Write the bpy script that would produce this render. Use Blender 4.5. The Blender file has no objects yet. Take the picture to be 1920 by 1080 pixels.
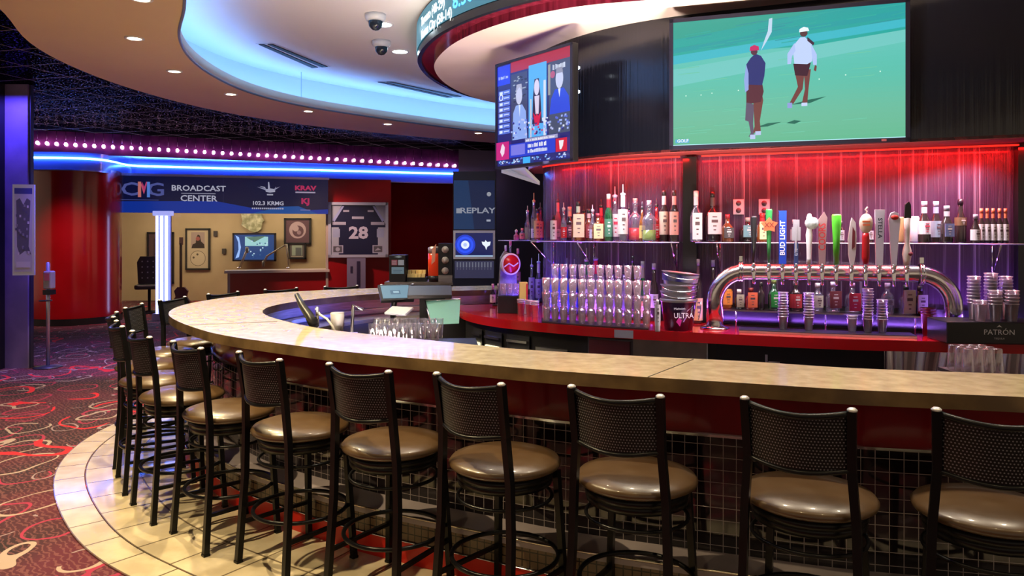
import bpy, bmesh, math, random
from mathutils import Vector, Matrix
random.seed(7)
PI = math.pi
C = bpy.context.scene.collection
# ---------------------------------------------------------------- camera
F, CX, HY, H0 = 1400.0, 960.0, 435.0, 1.68
cam = bpy.data.cameras.new('camera'); camo = bpy.data.objects.new('camera', cam); C.objects.link(camo)
camo.location = (0, 0, H0); camo.rotation_euler = (PI/2, 0, 0)
cam.sensor_width = 36.0; cam.lens = 36.0*F/1920.0; cam.shift_y = -(540-HY)/1920.0
cam.clip_start = 0.05; cam.clip_end = 200
bpy.context.scene.camera = camo
def W(px, py, z):                     # measured point of the photo on the level z
    Y = F*(H0-z)/(py-HY); return Vector(((px-CX)/F*Y, Y, z))
def D(px, py, Y):                     # measured point at depth Y
    return Vector(((px-CX)/F*Y, Y, H0-(py-HY)/F*Y))
# ---------------------------------------------------------------- materials
MC = {}
def mat(name, col=(.5,.5,.5), rough=.5, metal=0., em=None, es=0., coat=0., spec=.5):
    if name in MC: return MC[name]
    m = bpy.data.materials.new(name); m.use_nodes = True
    b = m.node_tree.nodes['Principled BSDF']
    b.inputs['Base Color'].default_value = (*col, 1); b.inputs['Roughness'].default_value = rough
    b.inputs['Metallic'].default_value = metal; b.inputs['Coat Weight'].default_value = coat
    b.inputs['Coat Roughness'].default_value = .08
    b.inputs['Specular IOR Level'].default_value = spec
    if em: b.inputs['Emission Color'].default_value = (*em, 1); b.inputs['Emission Strength'].default_value = es
    MC[name] = m; return m
def nt(m): return m.node_tree.nodes, m.node_tree.links, m.node_tree.nodes['Principled BSDF']
def math_node(N, L, op, a, b=None):
    n = N.new('ShaderNodeMath'); n.operation = op
    for i, v in enumerate((a, b)):
        if v is None: continue
        if isinstance(v, (int, float)): n.inputs[i].default_value = v
        else: L.new(v, n.inputs[i])
    return n.outputs[0]
def mix_node(N, L, fac, a, b):
    n = N.new('ShaderNodeMix'); n.data_type = 'RGBA'
    if isinstance(fac, (int, float)): n.inputs[0].default_value = fac
    else: L.new(fac, n.inputs[0])
    for i, v in ((6, a), (7, b)):
        if isinstance(v, tuple): n.inputs[i].default_value = (*v, 1)
        else: L.new(v, n.inputs[i])
    return n.outputs[2]
def noise_mat(name, c1, c2, scale=8, rough=.5, metal=0, detail=6, coat=0, lo=.4, hi=.65, stretch=(1,1,1), bump=0, coord='Object', roughvar=0):
    m = mat(name, c1, rough, metal, coat=coat); N, L, b = nt(m)
    tc = N.new('ShaderNodeTexCoord'); mp = N.new('ShaderNodeMapping'); mp.inputs['Scale'].default_value = stretch
    no = N.new('ShaderNodeTexNoise'); no.inputs['Scale'].default_value = scale; no.inputs['Detail'].default_value = detail
    L.new(tc.outputs[coord], mp.inputs[0]); L.new(mp.outputs[0], no.inputs['Vector'])
    mr = N.new('ShaderNodeMapRange'); mr.inputs[1].default_value = lo; mr.inputs[2].default_value = hi
    L.new(no.outputs[0], mr.inputs[0]); L.new(mix_node(N, L, mr.outputs[0], c1, c2), b.inputs['Base Color'])
    if bump:
        bp = N.new('ShaderNodeBump'); bp.inputs['Strength'].default_value = bump; bp.inputs['Distance'].default_value = .01
        L.new(no.outputs[0], bp.inputs['Height']); L.new(bp.outputs[0], b.inputs['Normal'])
    if roughvar:
        L.new(math_node(N, L, 'ADD', math_node(N, L, 'MULTIPLY', mr.outputs[0], roughvar), rough), b.inputs['Roughness'])
    return m
def emit(name, col, s):
    if name in MC: return MC[name]
    m = mat(name, (.02,.02,.02), .4, em=col, es=s); return m
def glass(name, col=(1,1,1), refl=.09, tint=None, body=0.0):
    """clear thin glass: fresnel gloss over tinted see-through"""
    if name in MC: return MC[name]
    m = bpy.data.materials.new(name); m.use_nodes = True; N, L = m.node_tree.nodes, m.node_tree.links
    N.clear(); out = N.new('ShaderNodeOutputMaterial'); tr = N.new('ShaderNodeBsdfTransparent'); gl = N.new('ShaderNodeBsdfGlossy')
    gl.inputs['Roughness'].default_value = .08; gl.inputs['Color'].default_value = (1,1,1,1); tr.inputs[0].default_value = (*col, 1)
    lw = N.new('ShaderNodeLayerWeight'); lw.inputs[0].default_value = .35
    fac = math_node(N, L, 'ADD', math_node(N, L, 'MULTIPLY', lw.outputs['Facing'], .40), refl)
    mx = N.new('ShaderNodeMixShader'); L.new(fac, mx.inputs[0]); L.new(tr.outputs[0], mx.inputs[1]); L.new(gl.outputs[0], mx.inputs[2])
    if body:
        df = N.new('ShaderNodeBsdfDiffuse'); df.inputs[0].default_value = (*(tint or col), 1)
        m2 = N.new('ShaderNodeMixShader'); m2.inputs[0].default_value = body; L.new(mx.outputs[0], m2.inputs[1]); L.new(df.outputs[0], m2.inputs[2]); L.new(m2.outputs[0], out.inputs[0])
    else: L.new(mx.outputs[0], out.inputs[0])
    MC[name] = m; return m
# ---------------------------------------------------------------- mesh builder
class MB:
    def __init__(s): s.v = []; s.f = []; s.m = []; s.uv = {}; s.sm = []
    def add(s, vs, fs, mi=0, smooth=False, uvs=None):
        o = len(s.v); s.v += [tuple(p) for p in vs]
        for k, f in enumerate(fs):
            s.f.append(tuple(i+o for i in f)); s.m.append(mi); s.sm.append(smooth)
            if uvs: s.uv[len(s.f)-1] = uvs[k]
        return s
    def box(s, c, sz, rz=0, mi=0, M=None):
        hx, hy, hz = sz[0]/2, sz[1]/2, sz[2]/2; R = Matrix.Rotation(rz, 3, 'Z')
        vs = []
        for x in (-hx, hx):
            for y in (-hy, hy):
                for z in (-hz, hz):
                    p = R @ Vector((x, y, z)) + Vector(c); vs.append(M @ p if M else p)
        s.add(vs, [(0,1,3,2),(4,6,7,5),(0,4,5,1),(2,3,7,6),(0,2,6,4),(1,5,7,3)], mi); return s
    def lathe(s, prof, c=(0,0,0), seg=16, mi=0, smooth=True, M=None, cap=True):
        n = len(prof); vs = []
        for r, z in prof:
            for k in range(seg):
                a = 2*PI*k/seg; p = Vector((c[0]+r*math.cos(a), c[1]+r*math.sin(a), c[2]+z)); vs.append(M @ p if M else p)
        fs = [(i*seg+k, i*seg+(k+1) % seg, (i+1)*seg+(k+1) % seg, (i+1)*seg+k) for i in range(n-1) for k in range(seg)]
        s.add(vs, fs, mi, smooth)
        if cap:
            o = len(s.v)-len(vs)
            if prof[0][0] > 1e-5: s.f.append(tuple(o+k for k in reversed(range(seg)))); s.m.append(mi); s.sm.append(False)
            if prof[-1][0] > 1e-5: s.f.append(tuple(o+(n-1)*seg+k for k in range(seg))); s.m.append(mi); s.sm.append(False)
        return s
    def tube(s, pts, r, seg=8, mi=0, closed=False, square=False, smooth=True):
        pts = [Vector(p) for p in pts]; n = len(pts)
        if square: seg = 4; smooth = False
        rs = r if isinstance(r, (list, tuple)) else [r]*n
        t0 = None; rings = []
        up = Vector((0,0,1))
        for i in range(n):
            if closed: t = (pts[(i+1) % n]-pts[i-1])
            else: t = pts[min(i+1, n-1)]-pts[max(i-1, 0)]
            t.normalize()
            if i == 0:
                a = up if abs(t.z) < .9 else Vector((0,1,0))
                nx = t.cross(a).normalized()
            else:
                nx = (nx - t*nx.dot(t)).normalized()
            ny = t.cross(nx).normalized(); rings.append((pts[i], nx, ny, rs[i]))
        vs = []
        for p, nx, ny, rr in rings:
            for k in range(seg):
                a = 2*PI*(k+(.5 if square else 0))/seg; q = rr*(1.414 if square else 1)
                vs.append(p+nx*math.cos(a)*q+ny*math.sin(a)*q)
        m = n if closed else n-1
        fs = [(i*seg+k, ((i+1) % n)*seg+k, ((i+1) % n)*seg+(k+1) % seg, i*seg+(k+1) % seg) for i in range(m) for k in range(seg)]
        if not closed: fs += [tuple(range(seg)), tuple((n-1)*seg+k for k in reversed(range(seg)))]
        return s.add(vs, fs, mi, smooth)
    def prism(s, poly, z0, z1, mi=0, M=None):
        n = len(poly); vs = [Vector((x, y, z0)) for x, y in poly]+[Vector((x, y, z1)) for x, y in poly]
        if M: vs = [M @ v for v in vs]
        return s.add(vs, [tuple(reversed(range(n))), tuple(range(n, 2*n))]+[(i, (i+1) % n, n+(i+1) % n, n+i) for i in range(n)], mi)
    def wall(s, path, z0, z1, mi=0, smooth=True):      # vertical ribbon with uv = metres
        L = [0]
        for a, b in zip(path, path[1:]): L.append(L[-1]+math.hypot(b[0]-a[0], b[1]-a[1]))
        vs = []; fs = []; uv = []
        for p in path: vs += [(p[0], p[1], z0), (p[0], p[1], z1)]
        for i in range(len(path)-1):
            fs.append((2*i, 2*i+2, 2*i+3, 2*i+1)); uv.append([(L[i], z0), (L[i+1], z0), (L[i+1], z1), (L[i], z1)])
        return s.add(vs, fs, mi, smooth, uv)
    def strip(s, a, b, z, mi=0, flip=False):           # level ribbon between two polylines
        L = [0]
        for p, q in zip(a, a[1:]): L.append(L[-1]+math.hypot(q[0]-p[0], q[1]-p[1]))
        vs = []; fs = []; uv = []
        for p, q in zip(a, b): vs += [(p[0], p[1], z), (q[0], q[1], z)]
        for i in range(len(a)-1):
            w0 = math.hypot(a[i][0]-b[i][0], a[i][1]-b[i][1])
            f = (2*i, 2*i+2, 2*i+3, 2*i+1); u = [(L[i], 0), (L[i+1], 0), (L[i+1], w0), (L[i], w0)]
            if flip: f = f[::-1]; u = u[::-1]
            fs.append(f); uv.append(u)
        return s.add(vs, fs, mi, False, uv)
    def slab(s, a, b, z0, z1, mi=0, mside=None):       # thick band between two polylines
        ms = mi if mside is None else mside
        s.strip(a, b, z1, mi); s.strip(a, b, z0, mi, True)
        s.wall(a, z0, z1, ms); s.wall(list(reversed(b)), z0, z1, ms)
        for e in (0, -1):
            s.add([(a[e][0], a[e][1], z0), (b[e][0], b[e][1], z0), (b[e][0], b[e][1], z1), (a[e][0], a[e][1], z1)], [(0,1,2,3)], ms)
        return s
    def quad(s, p, mi=0): return s.add(p, [tuple(range(len(p)))], mi)
    def build(s, name, mats, parent=None, label=None, kind=None, loc=None):
        me = bpy.data.meshes.new(name); me.from_pydata(s.v, [], s.f)
        if not isinstance(mats, (list, tuple)): mats = [mats]
        for m in mats: me.materials.append(m)
        me.polygons.foreach_set('material_index', s.m); me.polygons.foreach_set('use_smooth', s.sm)
        if s.uv:
            u = me.uv_layers.new(name='UVMap')
            for fi, co in s.uv.items():
                for li, c in zip(me.polygons[fi].loop_indices, co): u.data[li].uv = c
        me.update(); o = bpy.data.objects.new(name, me); C.objects.link(o)
        if parent: o.parent = parent
        if label: o['label'] = label
        if kind: o['kind'] = kind
        if loc: o.location = loc
        return o
def tag(o, label, cat, group=None, kind=None):
    if len(label.split()) > 16: print('LONGLABEL', label)
    o['label'] = label; o['category'] = cat
    if group: o['group'] = group
    if kind: o['kind'] = kind
    return o
def thing(name, label, cat, loc=(0,0,0), rz=0, group=None):
    o = bpy.data.objects.new(name, None); C.objects.link(o); o.location = loc; o.rotation_euler = (0,0,rz); o.empty_display_size = .05
    return tag(o, label, cat, group)
def struct(name, mb, mats): return mb.build(name, mats, kind='structure')
def dup(root, loc, rz=None, label=None, group=None):
    r = root.copy(); C.objects.link(r); r.location = loc
    if rz is not None: r.rotation_euler = (0,0,rz)
    if label: r['label'] = label
    if group: r['group'] = group
    for ch in list(root.children):
        c = ch.copy(); C.objects.link(c); c.parent = r
        for g in ch.children:
            d = g.copy(); C.objects.link(d); d.parent = c
    return r
def bevel(o, w=.005, seg=2):
    m = o.modifiers.new('bevel', 'BEVEL'); m.width = w; m.segments = seg; m.limit_method = 'ANGLE'; return o
# smooth curve through measured plan points
def spline(P, n=8, closed=False):
    P = [Vector((p[0], p[1])) for p in P]; out = []; m = len(P)
    for i in range(m if closed else m-1):
        g = (lambda k: P[k % m]) if closed else (lambda k: P[max(0, min(m-1, k))])
        p0, p1, p2, p3 = g(i-1), g(i), g(i+1), g(i+2)
        for k in range(n):
            t = k/n
            out.append(.5*((2*p1)+(p2-p0)*t+(2*p0-5*p1+4*p2-p3)*t*t+(3*p1-p0-3*p2+p3)*t**3))
    if not closed: out.append(P[-1])
    return out
def resample(P, n):
    L = [0]
    for a, b in zip(P, P[1:]): L.append(L[-1]+(b-a).length)
    out = []; j = 0
    for i in range(n):
        d = L[-1]*i/(n-1)
        while j < len(P)-2 and L[j+1] < d: j += 1
        t = (d-L[j])/max(1e-9, L[j+1]-L[j]); out.append(P[j].lerp(P[j+1], min(1, max(0, t))))
    return out
def smooth2(P, it):
    for _ in range(it): P = [P[0]]+[(P[i-1]+P[i]*2+P[i+1])/4 for i in range(1, len(P)-1)]+[P[-1]]
    return P
def normals(P):
    out = []
    for i in range(len(P)):
        t = (P[min(i+1, len(P)-1)]-P[max(i-1, 0)]).normalized(); out.append(Vector((-t.y, t.x)))
    return out
def offset(P, d):
    return [p+n*d for p, n in zip(P, normals(P))]
def at_len(P, d):
    for a, b in zip(P, P[1:]):
        l = (b-a).length
        if d <= l: return a.lerp(b, d/l), (b-a).normalized()
        d -= l
    t = (P[-1]-P[-2]).normalized(); return P[-1]+t*d, t
def plen(P): return sum((b-a).length for a, b in zip(P, P[1:]))
# lettering as mesh data: list of (verts2d, faces) in a unit where cap height ~ size
def text_mesh(txt, size=1.0, align='CENTER', shear=0.0, sx=1.0, bold=0.0):
    cu = bpy.data.curves.new('t', 'FONT'); cu.body = txt; cu.size = size; cu.align_x = align; cu.align_y = 'CENTER'; cu.shear = shear
    cu.resolution_u = 2; cu.offset = bold
    o = bpy.data.objects.new('t', cu); C.objects.link(o); bpy.context.view_layer.update()
    dg = bpy.context.evaluated_depsgraph_get(); me = bpy.data.meshes.new_from_object(o.evaluated_get(dg))
    vs = [(v.co.x*sx, v.co.y) for v in me.vertices]; fs = [tuple(p.vertices) for p in me.polygons]
    bpy.data.objects.remove(o); bpy.data.curves.remove(cu); bpy.data.meshes.remove(me); return vs, fs
# flat picture drawn on a plane: local x right, z up, facing -y ; each shape has its own colour attribute
class Pic:
    def __init__(s, w, h): s.w, s.h = w, h; s.v = []; s.f = []; s.c = []; s.k = 0
    def poly(s, pts, col):                # pts in 0..1 units, v up
        s.k += 1; y = -.00006*s.k; o = len(s.v)
        s.v += [((u-.5)*s.w, y, (v-.5)*s.h) for u, v in pts]; s.f.append(tuple(range(o, o+len(pts)))); s.c.append(col); return s
    def rect(s, u0, v0, u1, v1, col): return s.poly([(u0,v0),(u1,v0),(u1,v1),(u0,v1)], col)
    def disc(s, u, v, r, col, n=20, ry=None):
        asp = s.w/s.h; ry = ry or r*asp
        return s.poly([(u+r*math.cos(2*PI*k/n), v+ry*math.sin(2*PI*k/n)) for k in range(n)], col)
    def text(s, txt, u, v, size, col, align='CENTER', sx=1, rot=0, bold=0, shear=0):   # size = fraction of the height
        s.k += 1; y = -.00006*s.k; vs, fs = text_mesh(txt, size*s.h*1.38, align, shear, sx, bold*s.h); o = len(s.v)
        cr, sr = math.cos(rot), math.sin(rot)
        s.v += [((u-.5)*s.w+x*cr-z*sr, y, (v-.5)*s.h+x*sr+z*cr) for x, z in vs]
        for f in fs: s.f.append(tuple(i+o for i in f)); s.c.append(col)
        return s
    def build(s, name, parent=None, em=0.0, rough=.3, M=None, label=None):
        me = bpy.data.meshes.new(name); me.from_pydata([tuple(M @ Vector(p)) if M else p for p in s.v], [], s.f)
        a = me.color_attributes.new('Col', 'FLOAT_COLOR', 'CORNER')
        for p, c in zip(me.polygons, s.c):
            for li in p.loop_indices: a.data[li].color = (*c, 1)
        me.materials.append(picmat(em, rough)); o = bpy.data.objects.new(name, me); C.objects.link(o)
        if parent: o.parent = parent
        if label: o['label'] = label
        return o
def picmat(em, rough):
    key = 'picture_%g_%g' % (em, rough)
    if key in MC: return MC[key]
    m = mat(key, (0,0,0), rough); N, L, b = nt(m); at = N.new('ShaderNodeAttribute'); at.attribute_name = 'Col'
    if em: L.new(at.outputs['Color'], b.inputs['Emission Color']); b.inputs['Emission Strength'].default_value = em; b.inputs['Base Color'].default_value = (.01,.01,.01,1)
    else: L.new(at.outputs['Color'], b.inputs['Base Color'])
    return m
def area(name, loc, target, size, col, power, sy=None, spread=None):
    l = bpy.data.lights.new(name, 'AREA'); l.color = col; l.energy = power; l.size = size
    if sy: l.shape = 'RECTANGLE'; l.size_y = sy
    if spread: l.spread = spread
    o = bpy.data.objects.new(name, l); C.objects.link(o); o.location = loc
    o.rotation_euler = (Vector(target)-Vector(loc)).to_track_quat('-Z', 'Y').to_euler(); return o
def spot(name, loc, target, col, power, ang=1.6, blend=.6, rad=.04):
    l = bpy.data.lights.new(name, 'SPOT'); l.color = col; l.energy = power; l.spot_size = ang; l.spot_blend = blend; l.shadow_soft_size = rad
    o = bpy.data.objects.new(name, l); C.objects.link(o); o.location = loc
    o.rotation_euler = (Vector(target)-Vector(loc)).to_track_quat('-Z', 'Y').to_euler(); return o
ORD = ['first','second','third','fourth','fifth','sixth','seventh','eighth','ninth','tenth','eleventh','twelfth','thirteenth','fourteenth','fifteenth','sixteenth']
# common materials
BLACK = mat('black_metal', (.004,.004,.005), .30, .0, spec=.22)
BLK = mat('black_plastic', (.012,.012,.014), .35)
CHROME = mat('chrome', (.8,.8,.82), .12, 1)
STEEL = noise_mat('brushed_steel', (.55,.54,.55), (.75,.74,.74), 6, .28, 1, stretch=(1,1,12))
WHITE = mat('white_paint', (.8,.8,.8), .5)
# ================================================================ plan curves (metres)
bar_out = [(3.6,2.36),(2.75,2.53),(1.90,2.76),(1.30,2.885),(.99,3.0),(.56,3.14),(.11,3.31),(-.25,3.5),(-.84,3.80),(-1.24,4.07),(-1.72,4.42),(-2.12,4.88),(-2.43,5.32),(-2.63,5.72),
           (-2.75,6.2),(-2.74,6.65),(-2.62,7.1),(-2.36,7.52),(-1.95,7.88),(-1.40,8.16),(-.7,8.38),(.1,8.6),(1.0,8.85)]
BO = smooth2(resample(spline(bar_out, 8), 160), 6)
def side_of(P):     # make +offset point outwards from the island centre
    c = Vector((1.5, 6.0)); q = offset(P, .3); i = len(P)//2
    return 1 if (q[i]-c).length > (P[i]-c).length else -1
SG = side_of(BO)
def bar_off(d): return smooth2(offset(BO, d*SG), 3)
bar_in = [(3.7,2.86),(2.9,3.02),(2.19,3.2),(1.51,3.35),(1.155,3.51),(.65,3.665),(.05,3.88),(-.29,4.1),(-.90,4.49),(-1.25,4.76),(-1.59,5.16),(-1.83,5.52),(-1.95,5.85),(-1.98,6.2),(-1.88,6.6),(-1.66,7.0),(-1.3,7.4),(-.7,7.72),(.2,7.98),(1.1,8.25)]
BI = smooth2(resample(spline(bar_in, 8), 160), 4)
red_front = [(4.6,4.93),(3.46,5.05),(2.45,5.2),(1.85,5.38),(1.14,5.66),(.76,5.82),(.43,6.02),(.19,6.2),(-.12,6.45),(-.36,6.8),(-.5,7.2),(-.52,7.6),(-.42,7.95),(-.15,8.2),(.3,8.35)]
RF = smooth2(resample(spline(red_front, 8), 120), 4)
island_wall = [(4.6,5.12),(3.71,5.42),(2.6,5.84),(1.5,6.25),(1.0,6.5),(.62,6.82),(.42,7.1),(.32,7.4),(.34,7.8),(.5,8.2)]
IW = smooth2(resample(spline(island_wall, 8), 90), 3)
header = [(4.7,4.35),(3.35,4.88),(2.6,5.2),(1.9,5.5),(1.35,5.74),(.9,6.02),(.55,6.4),(.28,6.9),(.16,7.5),(.25,8.2)]
HD = smooth2(resample(spline(header, 8), 90), 3)
soff_out = [(-1.5,-3),(-2.9,.5),(-3.45,3.8),(-3.72,5.3),(-4.09,6.3),(-4.3,7.3),(-4.29,8.65),(-3.8,10.2),(-2.68,11.75),(-.33,13.6),(2.5,15.0)]
soff_in  = [(-.1,-2.5),(-1.5,1.0),(-2.3,3.6),(-2.70,4.85),(-2.83,5.3),(-2.95,5.95),(-2.98,6.75),(-3.13,7.7)]
drum = [(4.5,4.3),(2.6,4.75),(1.6,5.15),(1.07,5.35),(.54,5.5),(.15,5.75),(-.23,6.15),(-.53,6.64),(-.75,7.3),(-.80,7.8),(-.75,8.4),(-.57,9.05),(-.27,9.6),(.4,10.2)]
DR = smooth2(resample(spline(drum, 8), 110), 3)
def bp(pts, z): return [tuple(W(x, y, z))[:2] for x, y in pts]
ZT = 3.30      # tan soffit
ZC = 3.75      # white dome ceiling
ZB = 3.50      # black tile ceiling
tano = bp([(0,13),(43,72),(130,123),(267,173),(433,213),(637,242),(927,268)], ZT)
tani = bp([(348,12),(333,55),(353,107),(417,152),(500,183),(637,210),(927,248)], ZT)
SO = smooth2(resample(spline([(-1.2,-3.5),(-2.6,1),(-3.35,3.9)]+tano+[(3.0,15.2),(8,16)], 8), 120), 3)
SI = smooth2(resample(spline([(2.6,-1.2),(.2,1.2),(-1.4,3.2)]+tani+[(2.5,13.4),(8,14)], 8), 120), 3)
# ================================================================ floor
carpet = mat('patterned_carpet', (.05,.01,.02), .95); N, L, b = nt(carpet)
tc = N.new('ShaderNodeTexCoord')
def ring_layer(scale, off, r, w, dist=.0, per=None, rnd=.75):
    mp = N.new('ShaderNodeMapping'); mp.inputs['Scale'].default_value = (scale*1.0, scale*.8, scale); mp.inputs['Location'].default_value = off
    L.new(tc.outputs['Object'], mp.inputs[0])
    vo = N.new('ShaderNodeTexVoronoi'); vo.inputs['Scale'].default_value = 1; vo.inputs['Randomness'].default_value = rnd
    no = N.new('ShaderNodeTexNoise'); no.inputs['Scale'].default_value = 1.3; no.inputs['Detail'].default_value = 1
    L.new(mp.outputs[0], no.inputs['Vector'])
    vm = N.new('ShaderNodeVectorMath'); vm.operation = 'SCALE'; vm.inputs['Scale'].default_value = dist; L.new(no.outputs['Color'], vm.inputs[0])
    va = N.new('ShaderNodeVectorMath'); va.operation = 'ADD'; L.new(mp.outputs[0], va.inputs[0]); L.new(vm.outputs[0], va.inputs[1]); L.new(va.outputs[0], vo.inputs['Vector'])
    d = math_node(N, L, 'ABSOLUTE', math_node(N, L, 'SUBTRACT', vo.outputs['Distance'], r))
    line = math_node(N, L, 'LESS_THAN', d, w)
    # break the rings up so they read as open swirls
    n2 = N.new('ShaderNodeTexNoise'); n2.inputs['Scale'].default_value = .9; L.new(va.outputs[0], n2.inputs['Vector'])
    return math_node(N, L, 'MULTIPLY', line, math_node(N, L, 'GREATER_THAN', n2.outputs[0], per if per else .4))
wv = N.new('ShaderNodeTexWave'); wv.inputs['Scale'].default_value = 13; wv.inputs['Distortion'].default_value = 9; wv.inputs['Detail'].default_value = 2; wv.inputs['Detail Scale'].default_value = 1.2
wv.bands_direction = 'DIAGONAL'; L.new(tc.outputs['Object'], wv.inputs['Vector'])
n3 = N.new('ShaderNodeTexNoise'); n3.inputs['Scale'].default_value = .7; L.new(tc.outputs['Object'], n3.inputs['Vector'])
mr = N.new('ShaderNodeMapRange'); mr.inputs[1].default_value = .42; mr.inputs[2].default_value = .58; L.new(n3.outputs[0], mr.inputs[0])
base = mix_node(N, L, mr.outputs[0], (.018,.007,.010), (.085,.008,.022))
hatch = math_node(N, L, 'GREATER_THAN', wv.outputs['Fac'], .74)
c0 = mix_node(N, L, math_node(N, L, 'MULTIPLY', hatch, .5), base, (.20,.07,.07))
c1 = mix_node(N, L, ring_layer(2.3, (3,1,0), .36, .022, .5, .40), c0, (.30,.02,.06))
c2 = mix_node(N, L, ring_layer(1.9, (0,0,0), .33, .018, .6, .42), c1, (.36,.27,.23))
c3 = mix_node(N, L, ring_layer(1.3, (7,5,0), .38, .020, .8, .49), c2, (.60,.012,.025))
c4 = mix_node(N, L, ring_layer(3.1, (2,9,0), .30, .018, .4, .5), c3, (.28,.20,.22))
L.new(c4, b.inputs['Base Color'])
bpn = N.new('ShaderNodeBump'); bpn.inputs['Strength'].default_value = .4; nn = N.new('ShaderNodeTexNoise'); nn.inputs['Scale'].default_value = 260
L.new(tc.outputs['Object'], nn.inputs['Vector']); L.new(nn.outputs[0], bpn.inputs['Height']); L.new(bpn.outputs[0], b.inputs['Normal'])
mb = MB(); mb.quad([(-14,-4,0),(9,-4,0),(9,24,0),(-14,24,0)]); struct('floor', mb, carpet)
# pale tile ring the stools stand on
tile = noise_mat('cream_floor_tile', (.52,.43,.29), (.66,.56,.40), 5, .22, coat=.4); N, L, b = nt(tile)
src = b.inputs['Base Color'].links[0].from_socket
uvn = N.new('ShaderNodeUVMap'); br = N.new('ShaderNodeTexBrick'); br.offset = 0; br.inputs['Scale'].default_value = 1
br.inputs['Brick Width'].default_value = .33; br.inputs['Row Height'].default_value = .33; br.inputs['Mortar Size'].default_value = .006
br.inputs['Color1'].default_value = br.inputs['Color2'].default_value = (1,1,1,1); br.inputs['Mortar'].default_value = (0,0,0,1)
L.new(uvn.outputs[0], br.inputs['Vector']); L.new(mix_node(N, L, br.outputs['Fac'], src, (.16,.12,.08)), b.inputs['Base Color'])
R0 = bar_off(.72); R1 = bar_off(.54); R2 = bar_off(-.12)
mb = MB(); mb.slab(R0, R1, 0, .010); struct('trim_1', mb, tile)
mb = MB(); mb.slab(offset(R1, -.006*SG), R2, 0, .010); struct('trim_2', mb, tile)
# floor inside the bar
mb = MB(); mb.slab(bar_off(-.35), [Vector((2.2, 6.2+.0*i)) for i in range(len(BO))], 0.0, .006); struct('trim_3', mb, mat('dark_rubber_floor', (.02,.02,.022), .6))
# ================================================================ ceiling parts
blackc = noise_mat('black_ceiling_tile', (.003,.0035,.004), (.05,.06,.06), 42, .16, detail=8, lo=.57, hi=.75, bump=.35); N, L, b = nt(blackc)  # grey specks in the tile colour stand in for sparkling reflections
b.inputs['Specular IOR Level'].default_value = .0; mtl = [n for n in N if n.type == 'MAP_RANGE'][0]; L.new(mtl.outputs[0], b.inputs['Metallic'])
src = b.inputs['Base Color'].links[0].from_socket
tcc = N.new('ShaderNodeTexCoord'); mpp = N.new('ShaderNodeMapping'); mpp.inputs['Rotation'].default_value = (0,0,.25); L.new(tcc.outputs['Object'], mpp.inputs[0])
br = N.new('ShaderNodeTexBrick'); br.offset = 0; br.inputs['Scale'].default_value = 1; br.inputs['Brick Width'].default_value = .6; br.inputs['Row Height'].default_value = .6; br.inputs['Mortar Size'].default_value = .009
L.new(mpp.outputs[0], br.inputs['Vector']); L.new(mix_node(N, L, br.outputs['Fac'], src, (.26,.27,.27)), b.inputs['Base Color'])
mb = MB()
far = [Vector((-14, p.y)) if i < 90 else Vector((p.x, 24)) for i, p in enumerate(SO)]
outer = [Vector((-14 + .0, -3.6)), ]
mb.strip(SO, [Vector((-14, -3.5+ (i/119)*27.5)) if i < 60 else Vector((-14+(i-60)/59*23, 24)) for i in range(120)], ZB, 0)
mb.wall(SO, ZT, ZB+.01)
mb.quad([(-14,-4,ZB+.6),(9,-4,ZB+.6),(9,24,ZB+.6),(-14,24,ZB+.6)])
struct('ceiling', mb, blackc)
tan = noise_mat('tan_plaster', (.76,.60,.47), (.80,.64,.50), 1.6, .75, bump=.12, lo=.3, hi=.7)
mb = MB(); mb.slab(SI, SO, ZT, ZT+.035); mb.wall(list(reversed(SI)), ZT+.03, ZT+.11); mb.wall([a.lerp(c, .03) for a, c in zip(SI, SO)] if False else SI, ZT+.03, ZT+.11); struct('trim_4', mb, tan)
WO = offset(SI, .42) if (offset(SI, .3)[60]-Vector((1.5,6))).length > (SI[60]-Vector((1.5,6))).length else offset(SI, -.42)
WO = smooth2(WO, 4)
dome = mat('white_plaster', (.80,.80,.82), .7)
mb = MB(); mb.wall(WO, ZT, ZC+.02); struct('wall_dome', mb, dome)
mb = MB(); mb.strip(WO, [Vector((9, p.y)) for p in WO], ZC, 0); struct('ceiling_dome', mb, dome)
# blue strip light lying on the soffit, out of sight behind its lip
cove = emit('cove_led', (.15,.40,1.0), 17)
LO = [a.lerp(c, .45) for a, c in zip(SI, WO)]; LI = [a.lerp(c, .22) for a, c in zip(SI, WO)]
o = MB().slab(LI[26:112], LO[26:112], ZT+.036, ZT+.05).build('cove_light_strip', cove)
tag(o, 'blue light strip lying in the cove above the tan ceiling ring', 'strip light')
# dark thin reveal at the soffit lip
o = MB().tube([(p.x, p.y, ZT-.004) for p in SI[20:112]], .012, 6).build('trim_5', mat('grey_edge', (.16,.2,.26), .4), kind='structure')
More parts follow.
